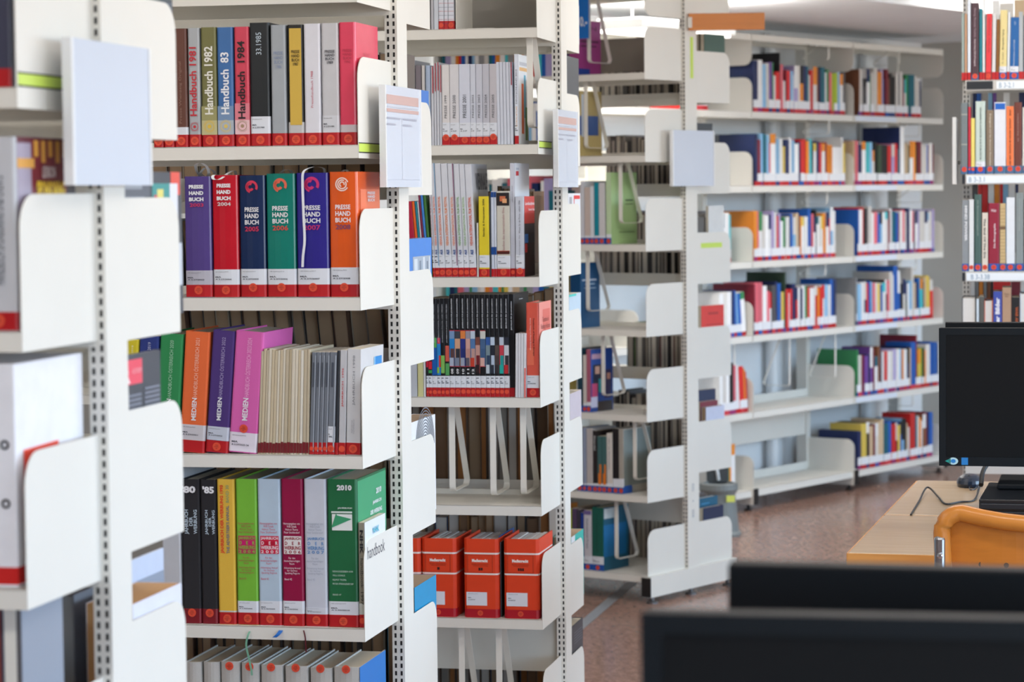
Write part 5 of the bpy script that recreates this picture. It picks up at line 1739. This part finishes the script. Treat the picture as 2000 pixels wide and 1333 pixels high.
for i, (a, b, t, c, q, k) in enumerate(R3):
    r.b(a, b, t, c, q + ' on the B 3-3.38 shelf', dot=.013, band=(BLUE, .025) if i not in (1, 3) else None, hard=i in (2, 4, 7), **k)
r = Row(RR, FR_[3], 'row just above the monitor', group=gR, d=.16, kind='library_book')
R4 = [(1879, 1906, 582, (38, 42, 52), 'black covered book with white page edges outward', 1), (1906.8, 1912, 584, (206, 220, 232), 'pale blue slim book', 0), (1912.5, 1922, 580, (92, 92, 88), 'dark grey book with pale top', 0), (1922.5, 1939, 587, (240, 124, 86), 'coral covered book with page edges outward', 1),
      (1940, 1957, 570, (62, 80, 168), 'blue paperback lettered der Bilder', 2), (1957.5, 1974.8, 562, (178, 146, 120), 'tan and brown paperback', 3), (1975.5, 1991.5, 581, (22, 20, 22), 'black paperback with orange vertical title', 4), (1992, 2008, 573, (196, 214, 226), 'thick book with pale page edges', 1)]
for i, (a, b, t, c, q, k) in enumerate(R4):
    lb = q + ' just above the desk monitor'
    if k == 1:
        x0, x1 = RR.sx(a, .02, FR_[3]), RR.sx(b, .02, FR_[3])
        h = RR.sz(t, (x0 + x1) / 2, .02) - FR_[3]
        plain_book(RR, x0, x1, .02, .16, FR_[3], h, c, lb, 'library book', gR, flip=True, pages=PAGES_W, name='library_book')
    else:
        kk = {2: dict(texts=[('Macht der Bilder', .22, .74, .30, .92, 'u', (232, 234, 244), 2)]), 3: dict(prints=[(0, 1, 0, .55, (120, 86, 66))], texts=[('Thomas\nMann', .2, .8, .88, .93, 'h', (110, 80, 60))]),
              4: dict(texts=[('WAR AND PEACE', .48, .80, .40, .86, 'd', (196, 92, 40), 1)])}.get(k, {})
        r.b(a, b, t, c, lb, hard=False, **kk)
# rear side of that bookcase: coloured volumes seen above the front rows
for (k, lst) in ((0, [(1938, 1952, 'W', .25), (1953, 1980, 'w', .24), (1981, 2004, 's', .25)]), (1, [(1900, 1906, 'n', .265), (1907, 1916, 'b', .262), (1930, 1938, 'l', .26), (1939, 1946, 'u', .275), (1960, 1972, 'W', .27), (1990, 2004, 'n', .27)]),
                 (2, [(1890, 1899, 'w', .28), (1900, 1908, 'z', .27), (1910, 1917.5, 'r', .29), (1918, 1929, 'r', .30), (1930, 1941.5, 'W', .30), (1942, 1952, 'o', .295), (1953, 1958.5, 'r', .30), (1959, 1969, 'l', .29), (1970, 1982, 'W', .30), (1983, 1989, 'n', .29)]),
                 (3, [(1889, 1904, 'W', .29), (1905, 1911, 'g', .28), (1912, 1920, 'o', .28), (1921, 1927, 'g', .28), (1928, 1935, 'x', .28), (1936, 1939, 'k', .27), (1940, 1974, 'r', .29), (1975, 1993, 'm', .29), (1994, 2006, 'W', .29)])):
    for i, (a, b, c, h) in enumerate(lst):
        z = FR_[k] + .04
        x0, x1 = RR.sx(a, .38, z + .2), RR.sx(b, .38, z + .2)
        plain_book(RR, x0, x1, .38, .2, z, h, PAL[c][0], '%s volume on the rear side, %s from left behind labelled row %s' % (PAL[c][1], ORD[i], RN[k]), 'volume', 'rear volumes behind the labelled shelves', name='bound_volume')


# ------------------------------------------------------------------ sign holders on the bookcase ends
def sign(fr, pxl, pyt, pyb, label, printed=True, wid=.297, off=.035):
    x = off
    zc = fr.sz((pyt + pyb) / 2, x, SD)
    y0 = fr.sy(pxl, x, zc)
    z1, z0 = fr.sz(pyt, x, y0), fr.sz(pyb, x, y0)
    o = empty('sign_holder', fr.w(x, y0, z0), fr.a)
    tag(o, label, 'sign', 'sign holders on bookcase ends')
    h = z1 - z0
    mb = MB()
    mb.box(-.002, 0, 0, wid, 0, h)
    mb.build('back_plate', mat((216, 224, 238), .22), o)
    mb = MB()
    mb.box(-.010, .003, -.002, .006, 0, h)
    mb.build('edge_profile', mat((238, 240, 242), .3), o)
    mb = MB()
    mb.box(-.004, .002, wid - .006, wid, 0, h)
    mb.build('edge_profile', mat((238, 240, 242), .3), o)
    mb = MB()
    yy = SD + .02 - y0
    mb.box(-x - .002, -.002, yy, yy + .012, h * .3, h * .36)
    mb.build('bracket', STEEL, o)
    if printed:
        mb = MB()
        ms = [mat((212, 178, 172), .3), mat((176, 180, 196), .3), mat((200, 204, 216), .3)]
        X = .0006
        for (a, b, c, d, m) in ((.06, .94, .82, .91, 0), (.06, .94, .74, .775, 0), (.06, .42, .67, .69, 1), (.50, .88, .67, .69, 1), (.06, .30, .61, .63, 1), (.50, .74, .61, .63, 1), (.465, .470, .08, .70, 2), (.06, .95, .075, .079, 2), (.08, .9, .785, .80, 2)):
            mb.face([(X, a * wid, c * h), (X, b * wid, c * h), (X, b * wid, d * h), (X, a * wid, d * h)], m)
        mb.build('printed_sheet', ms, o)
    return o


sign(S1, 138, 72, 362, 'large blurred sign holder on the nearest bookcase end', False)
sign(S2, 751, 165, 366, 'sign holder with salmon heading on the yearbook bookcase end')
sign(S3, 1088, 213, 366, 'sign holder with salmon heading on the red binder bookcase end')
sign(S4, 1313, 254, 364, 'plain grey sign holder on the free bookcase end', False)
o = sign(RR, 1866, 229, 360, 'sign holder seen edge-on at the bookcase behind the desks', False, off=-.02)

# yellow green stickers on the end plates
LG = mat((206, 232, 96), .5)


def end_sticker(root, fr, pxa, pxb, pya, pyb, x=.0008, edge=True):
    z1, z0 = fr.sz(pya, x, .05), fr.sz(pyb, x, .05)
    ya, yb = fr.sy(pxa, x, (z0 + z1) / 2), fr.sy(pxb, x, (z0 + z1) / 2)
    p = panel_part(root, 'label_sticker', x, x + .0006, ya, yb, z0, z1, LG)
    if edge:
        mb = MB()
        mb.box(x, x + .0008, ya - .001, yb + .004, z1, z1 + .0022)
        mb.box(x, x + .0008, ya - .001, yb + .004, z0 - .0022, z0)
        mb.build('black_edges', DARK, p)
    return p


end_sticker(bk1, S1, 35, 128, 146, 168)
end_sticker(bk2, S2, 701, 743, 281, 297)
end_sticker(bk3, S3, 1053, 1077, 277, 288)
end_sticker(bk4, S4, 1369, 1410, 479, 489, edge=False)
ya, zb_ = S4.sy(1349, .015, 1.9), S4.sz(153, .015, .3)
panel_part(bk4, 'label_sticker', .0142, .0150, ya, ya + .02, zb_, S4.sz(72, .015, .3), LG)
# small door number plate on the free bookcase post
mb = MB()
for (a, b, c, d) in ((0, .012, 0, .002), (0, .002, 0, .03), (.010, .012, 0, .03), (.004, .008, .06, .066), (0, .012, .128, .13), (0, .002, .10, .13), (.010, .012, .10, .13)):
    mb.box(.0142, .0148, SD + .03 + a, SD + .03 + b, .30 + c, .30 + d)
mb.build('post_mark', mat((150, 158, 172), .5), bk4)
# wooden flag sign at the top of the free bookcase
fo = S4.w(.018, SD + .02, 0)
za = S4.sz(60, .004, SD + .02)
o = empty('wooden_sign', (fo.x, fo.y, za), math.radians(-2))
mb = MB()
mb.box(0, .288, -.009, .009, 0, .064)
bevel(mb.build('board', mat((218, 130, 42), .35, 'wood'), o), .002)
mb = MB()
mb.box(-.004, .012, -.012, .012, .01, .05)
mb.build('bracket', STEEL, o)
tag(o, 'orange brown wooden board sign projecting from the free bookcase', 'sign')

# grey joint strip across the floor
mb = MB()
pA, pB = hit_z(1125, 1232, 0), hit_z(1250, 1125, 0)
dv = (pB - pA).normalized()
pA, pB = pA - dv * 1.0, pB + dv * 2.0
sd = Vector((-dv.y, dv.x, 0)) * .022
mb.face([pA - sd + Vector((0, 0, .0012)), pB - sd + Vector((0, 0, .0012)), pB + sd + Vector((0, 0, .0012)), pA + sd + Vector((0, 0, .0012))])
structure(mb.build('trim_2', mat((150, 156, 162), .35)))

# ------------------------------------------------------------------ waste bin behind the free bookcase
bp = hit_z(1404, 1046, 0)
o = empty('waste_bin', (bp.x, bp.y, 0), 0)
mb = MB()
mb.lathe([(.10, 0), (.102, .012), (.092, .022), (.076, .19), (.088, .21), (.086, .235), (.070, .24), (.065, .20)], 28)
mb.build('bin_body', mat((122, 128, 128), .5), o, smooth=False)
mb = MB()
mb.lathe([(.066, .19), (.066, .20)], 24)
mb.build('bin_inside', mat((60, 62, 64), .7), o)
mb = MB()
mb.box(-.05, .05, .055, .062, .23, .34)
l_ = bevel(mb.build('open_lid', mat((70, 74, 76), .5), o), .004)
mb = MB()
mb.tube([(-.012, .05, .325), (-.006, .046, .30), (.0, .046, .27), (.004, .048, .245)], .008, 8)
mb.build('white_handle', mat((226, 228, 228), .4), o)
mb = MB()
mb.box(.028, .066, -.088, -.0865, .16, .19)
mb.build('sticky_note', mat((226, 236, 110), .6), o)
tag(o, 'grey flared waste bin with sticky note behind the free bookcase', 'bin')


# ------------------------------------------------------------------ desks
DESK = mat((206, 180, 148), .2, 'wood')
DEDGE = mat((226, 164, 92), .35, 'wood')
DLEG = mat((150, 152, 156), .35, 'metal', .7)


def desk(fr, x0, x1, y0, y1, z, label, rear=False):
    o = empty('desk', fr.w(x0, y0, 0), fr.a)
    tag(o, label, 'desk', 'computer desks')
    mb = MB()
    mb.box(0, x1 - x0, 0, y1 - y0, z - .034, z)
    bevel(mb.build('table_top', DESK, o), .003)
    mb = MB()
    mb.box(-.001, x1 - x0 + .001, -.003, .0005, z - .033, z - .0015)
    mb.build('front_edging', DEDGE, o)
    mb = MB()
    mb.box(-.003, .0005, 0, y1 - y0, z - .033, z - .0015)
    mb.build('side_edging', DEDGE, o)
    for xx in (.05, x1 - x0 - .09):
        for yy in (.05, y1 - y0 - .09):
            mb = MB()
            mb.box(xx, xx + .04, yy, yy + .04, 0, z - .034)
            mb.build('leg', DLEG, o)
    mb = MB()
    mb.box(.07, x1 - x0 - .07, y1 - y0 - .08, y1 - y0 - .05, z - .10, z - .036)
    mb.build('apron', DLEG, o)
    return o


DZ = .73
ysm = (hit_z(1735, 1005.5, DZ) - DK.o).dot(DK.Y)
yend = (hit_z(1793, 938.5, DZ) - DK.o).dot(DK.Y)
desk(DK, 0, 1.6, 0, ysm - .008, DZ, 'light wood desk with orange front edge behind the chair')
desk(DK, 0, 1.6, ysm + .005, yend, DZ, 'light wood desk carrying the mouse, rear one of the pair')


def dk_at(px, py, z):
    p = hit_z(px, py, z) - DK.o
    return p.dot(DK.X), p.dot(DK.Y)


def monitor(fr, x0, y, ztop, w, h, label, zbase, face=-1, marks=False):
    """face -1: screen towards the viewer; +1: back towards the viewer"""
    o = empty('monitor', fr.w(x0 + w / 2, y, zbase), fr.a)
    tag(o, label, 'monitor', 'black flat monitors')
    z1 = ztop - zbase
    z0 = z1 - h
    mb = MB()
    mb.box(-w / 2, w / 2, 0, .026, z0, z1)
    mb.box(-w / 2 + .08, w / 2 - .08, .026, .045, z0 + .05, z1 - .06) if face < 0 else mb.box(-w / 2 + .08, w / 2 - .08, -.02, 0, z0 + .05, z1 - .06)
    bevel(mb.build('housing', BLACKPL, o), .003)
    mb = MB()
    ys = -.0008 if face < 0 else .0268
    b = .017
    mb.box(-w / 2 + b, w / 2 - b, ys, ys + .0006, z0 + b * 1.3, z1 - b)
    mb.build('screen', SCREEN, o)
    mb = MB()
    for (a_, b_, c_, d_) in ((-w / 2, w / 2, z1 - b, z1), (-w / 2, w / 2, z0, z0 + b * 1.3), (-w / 2, -w / 2 + b, z0 + b * 1.3, z1 - b), (w / 2 - b, w / 2, z0 + b * 1.3, z1 - b)):
        mb.box(a_, b_, -.003 if face < 0 else .026, 0 if face < 0 else .029, c_, d_)
    mb.build('bezel', mat((24, 29, 34), .4, 'plastic'), o)
    yn = .05 if face < 0 else -.055
    mb = MB()
    mb.box(-.045, .045, min(yn, yn + .02), max(yn, yn + .02), .012, z0 + h * .5)
    mb.build('stand_neck', BLACKPL, o)
    mb = MB()
    mb.box(-.12, .12, -.09, .13, 0, .014)
    bevel(mb.build('stand_base', BLACKPL, o), .004)
    if marks:
        mb = MB()
        x_, zz = -w / 2 + .035, z0 + .012
        n = 16
        mb.face([(x_ + .012 * math.cos(2 * math.pi * i / n), -.0034, zz + .009 * math.sin(2 * math.pi * i / n)) for i in range(n)], 0)
        mb.face([(x_ - .020, -.0034, zz), (x_ - .006, -.0034, zz - .007), (x_ - .006, -.0034, zz + .007)], 1)
        mb.face([(x_ + .006 * math.cos(2 * math.pi * i / n), -.0036, zz + .005 * math.sin(2 * math.pi * i / n)) for i in range(n)], 2)
        mb.face([(x_ + .020, -.0034, zz - .009), (x_ + .036, -.0034, zz - .009), (x_ + .036, -.0034, zz + .009), (x_ + .020, -.0034, zz + .009)], 2)
        mb.build('corner_stickers', [mat((190, 226, 236), .4), mat((30, 160, 150), .4), mat((36, 130, 206), .4)], o)
    return o


PCZ = DZ + .095
m1 = Frame(at_depth(1834, 780, 6.46), -13)
x_a, z_a = 0, m1.sz(641, 0, 0)
z_b = m1.sz(910, 0, 0)
monitor(m1, 0, 0, z_a, .53, z_a - z_b, 'black monitor with blue corner stickers on the rear desk', PCZ, -1, True)
m2 = Frame(at_depth(1846, 640, 6.86), -13)
monitor(m2, 0, 0, m2.sz(630, 0, 0), .53, .345, 'black monitor turned away, only its top edge showing', DZ, 1)
# slim computer under the first monitor
pc = Frame(at_depth(1912, 968, 6.17), -14)
o = empty('desktop_computer', pc.w(0, 0, DZ), pc.a)
mb = MB()
mb.box(0, .40, 0, .36, .008, .094)
bevel(mb.build('case', mat((24, 28, 34), .35), o), .003)
for i in range(4):
    mb = MB()
    mb.box(.004, .396, -.006, 0, .014 + i * .019, .027 + i * .019)
    bevel(mb.build('front_rib', mat((28, 36, 46), .35), o), .002)
mb = MB()
for (a, b) in ((.02, .02), (.36, .02), (.02, .32), (.36, .32)):
    mb.box(a, a + .02, b, b + .02, 0, .008)
mb.build('rubber_feet', DARK, o)
tag(o, 'flat black desktop computer with ribbed front under the monitor', 'computer')
# mouse with its cable
mx, my = dk_at(1894, 950, DZ)
o = empty('computer_mouse', DK.w(mx, my, DZ), DK.a)
mb = MB()
n, rows = 20, []
prof = [(.0, 1.0), (.010, 1.06), (.018, 1.0), (.026, .84), (.032, .55), (.0345, .2)]
for (zz, s_) in prof:
    rows.append([(.034 * s_ * math.cos(2 * math.pi * i / n), .055 * s_ * math.sin(2 * math.pi * i / n), zz) for i in range(n)])
for j in range(len(rows) - 1):
    for i in range(n):
        mb.face([rows[j][i], rows[j][(i + 1) % n], rows[j + 1][(i + 1) % n], rows[j + 1][i]])
mb.face(rows[-1])
mb.build('mouse_body', mat((36, 48, 66), .25), o)
mb = MB()
mb.lathe([(.004, -.003), (.006, 0), (.004, .003)], 12)
wh = mb.build('scroll_wheel', DARK, o)
wh.rotation_euler = (0, math.pi / 2, 0)
wh.location = (0, -.028, .029)
tag(o, 'dark blue computer mouse lying on the rear desk', 'mouse')


def cable(name, pts, rad, label, rgb=(16, 18, 22)):
    pts = curve_pts(pts, 6)
    base = pts[0]
    mb = MB()
    mb.tube([p - base for p in pts], rad, 7)
    o = mb.build(name, mat(rgb, .45))
    o.location = base
    tag(o, label, 'cable')
    return o


cp = []
for (a, b, dz) in ((1779, 1006, 0), (1795, 980, .0), (1811, 961, .012), (1832, 972, .002), (1847, 985, 0), (1875, 981, 0), (1903, 977, 0), (1914, 962, .02)):
    q = hit_z(a, b, DZ + .003)
    cp.append(q + Vector((0, 0, dz)))
cable('power_cable', cp, .0026, 'thin black cable bent across the two light desks')
cp = []
for (a, b, dz) in ((1893, 952, .004), (1895, 957, .003), (1903, 956, .003), (1910, 950, .003), (1909, 962, .003), (1906, 975, .003)):
    q = hit_z(a, b, DZ + .003)
    cp.append(q + Vector((0, 0, dz - .003)))
cable('mouse_cable', cp, .0016, 'thin grey mouse cable curling beside the computer', (60, 66, 76))
# cables behind the computer
cp = [at_depth(1916, 948, 6.48), at_depth(1919, 925, 6.52), at_depth(1930, 905, 6.55), at_depth(1955, 880, 6.57)]
cable('monitor_cable', cp, .006, 'thick black cable rising from computer to monitor')

# ------------------------------------------------------------------ bentwood chair
CZt = .885
cf = Frame(at_depth(1835, 1050, 5.62), -9)
ct = cf.sz(986, .1, 0)
o = empty('wooden_chair', cf.w(.22, 0, 0), cf.a)
WOODC = mat((206, 132, 54), .3, 'wood')
W2 = .215
zl = ct - .34


def rail_pts():
    pts = []
    rr = .042
    pts.append((-W2 + .012, .0, zl))
    pts.append((-W2 + .006, -.004, ct - .2))
    for i in range(0, 7):
        a = math.pi / 2 * i / 6
        pts.append((-W2 + .0 + rr - rr * math.cos(a), -.006, ct - .018 - rr + rr * math.sin(a)))
    n = 8
    for i in range(1, n):
        q = i / n
        pts.append((-W2 + rr + (2 * W2 - 2 * rr) * q, -.006 - .03 * 4 * q * (1 - q), ct - .018 - .020 * 4 * q * (1 - q)))
    for i in range(0, 7):
        a = math.pi / 2 * (1 - i / 6)
        pts.append((W2 - rr + rr * math.cos(a), -.006, ct - .018 - rr + rr * math.sin(a)))
    pts.append((W2 - .006, -.004, ct - .2))
    pts.append((W2 - .012, 0, zl))
    return pts


mb = MB()
mb.tube(rail_pts(), .0185, 12)
bf = mb.build('back_frame', WOODC, o, smooth=True)
mb = MB()
cols, rws = 14, 8
grid = []
for j in range(rws + 1):
    row = []
    for i in range(cols + 1):
        q = i / cols
        xx = -W2 + .010 + (2 * W2 - .020) * q
        zz = ct - .035 - .29 * j / rws
        row.append((xx, .006 - .03 * 4 * q * (1 - q), zz))
    grid.append(row)
for j in range(rws):
    for i in range(cols):
        a, b, c, d = grid[j][i], grid[j][i + 1], grid[j + 1][i + 1], grid[j + 1][i]
        mb.face([d, c, b, a])
        mb.face([(p[0], p[1] + .008, p[2]) for p in (a, b, c, d)])
mb.build('back_panel', mat((200, 122, 44), .32, 'wood'), o, smooth=True)
for i in range(6):
    q = (i + 1) / 7
    mb = MB()
    mb.lathe([(.0055, 0), (.0055, .0015)], 12)
    h_ = mb.build('panel_hole', mat((90, 56, 26), .6), o)
    h_.rotation_euler = (math.pi / 2, 0, 0)
    h_.location = (-W2 + .03 + (2 * W2 - .06) * q, .0050 - .03 * 4 * q * (1 - q), ct - .128)
CH = mat((190, 194, 200), .12, 'metal', 1.0)
for s_ in (-1, 1):
    mb = MB()
    mb.tube([(s_ * (W2 - .006), -.002, ct - .078), (s_ * (W2 - .008), -.001, ct - .16), (s_ * (W2 - .008), .0, .46), (s_ * (W2 - .008), .06, .435), (s_ * (W2 - .008), .44, .43), (s_ * (W2 - .008), .47, .40), (s_ * (W2 - .008), .47, .03), (s_ * (W2 - .008), .44, .012), (s_ * (W2 - .008), .0, .012)], .0125, 12)
    lg = mb.build('chrome_side_frame', CH, o, smooth=True)
    mb = MB()
    xc_ = s_ * (W2 + .004)
    mb.box(xc_ - .0125, xc_ + .0125, -.026, .012, ct - .17, ct - .066)
    bevel(mb.build('chrome_clamp', CH, lg), .008, 3)
    mb = MB()
    mb.lathe([(.0065, 0), (.0065, .003), (.003, .005)], 14)
    sc_ = mb.build('screw', CH, lg)
    sc_.rotation_euler = (math.pi / 2, 0, 0)
    sc_.location = (s_ * (W2 + .004), -.0255, ct - .108)
mb = MB()
mb.box(-W2 + .02, W2 - .02, .03, .45, .445, .46)
bevel(mb.build('seat', WOODC, o), .007, 3)
mb = MB()
mb.tube([(-W2 + .008, .0, .012), (W2 - .008, .0, .012)], .012, 10)
mb.build('floor_bar', CH, o, smooth=True)
tag(o, 'orange brown bentwood chair with chrome clamps at the light desk', 'chair')

# ------------------------------------------------------------------ blurred monitors in the foreground, on their own desk
fd = Frame(Vector((.03, 1.82, 0)), -11.5)
desk(fd, -.10, 1.5, 0, .80, DZ, 'desk under the blurred foreground monitors')
n1 = Frame(at_depth(1252, 1200, 2.16), -10)
monitor(n1, 0, 0, n1.sz(1197, 0, 0), .54, .34, 'large blurred black monitor along the bottom edge', DZ, -1)
n2 = Frame(at_depth(1421, 1110, 2.44), -13)
monitor(n2, 0, 0, n2.sz(1102, 0, 0), .54, .34, 'second blurred black monitor just behind the nearest one', DZ, 1)
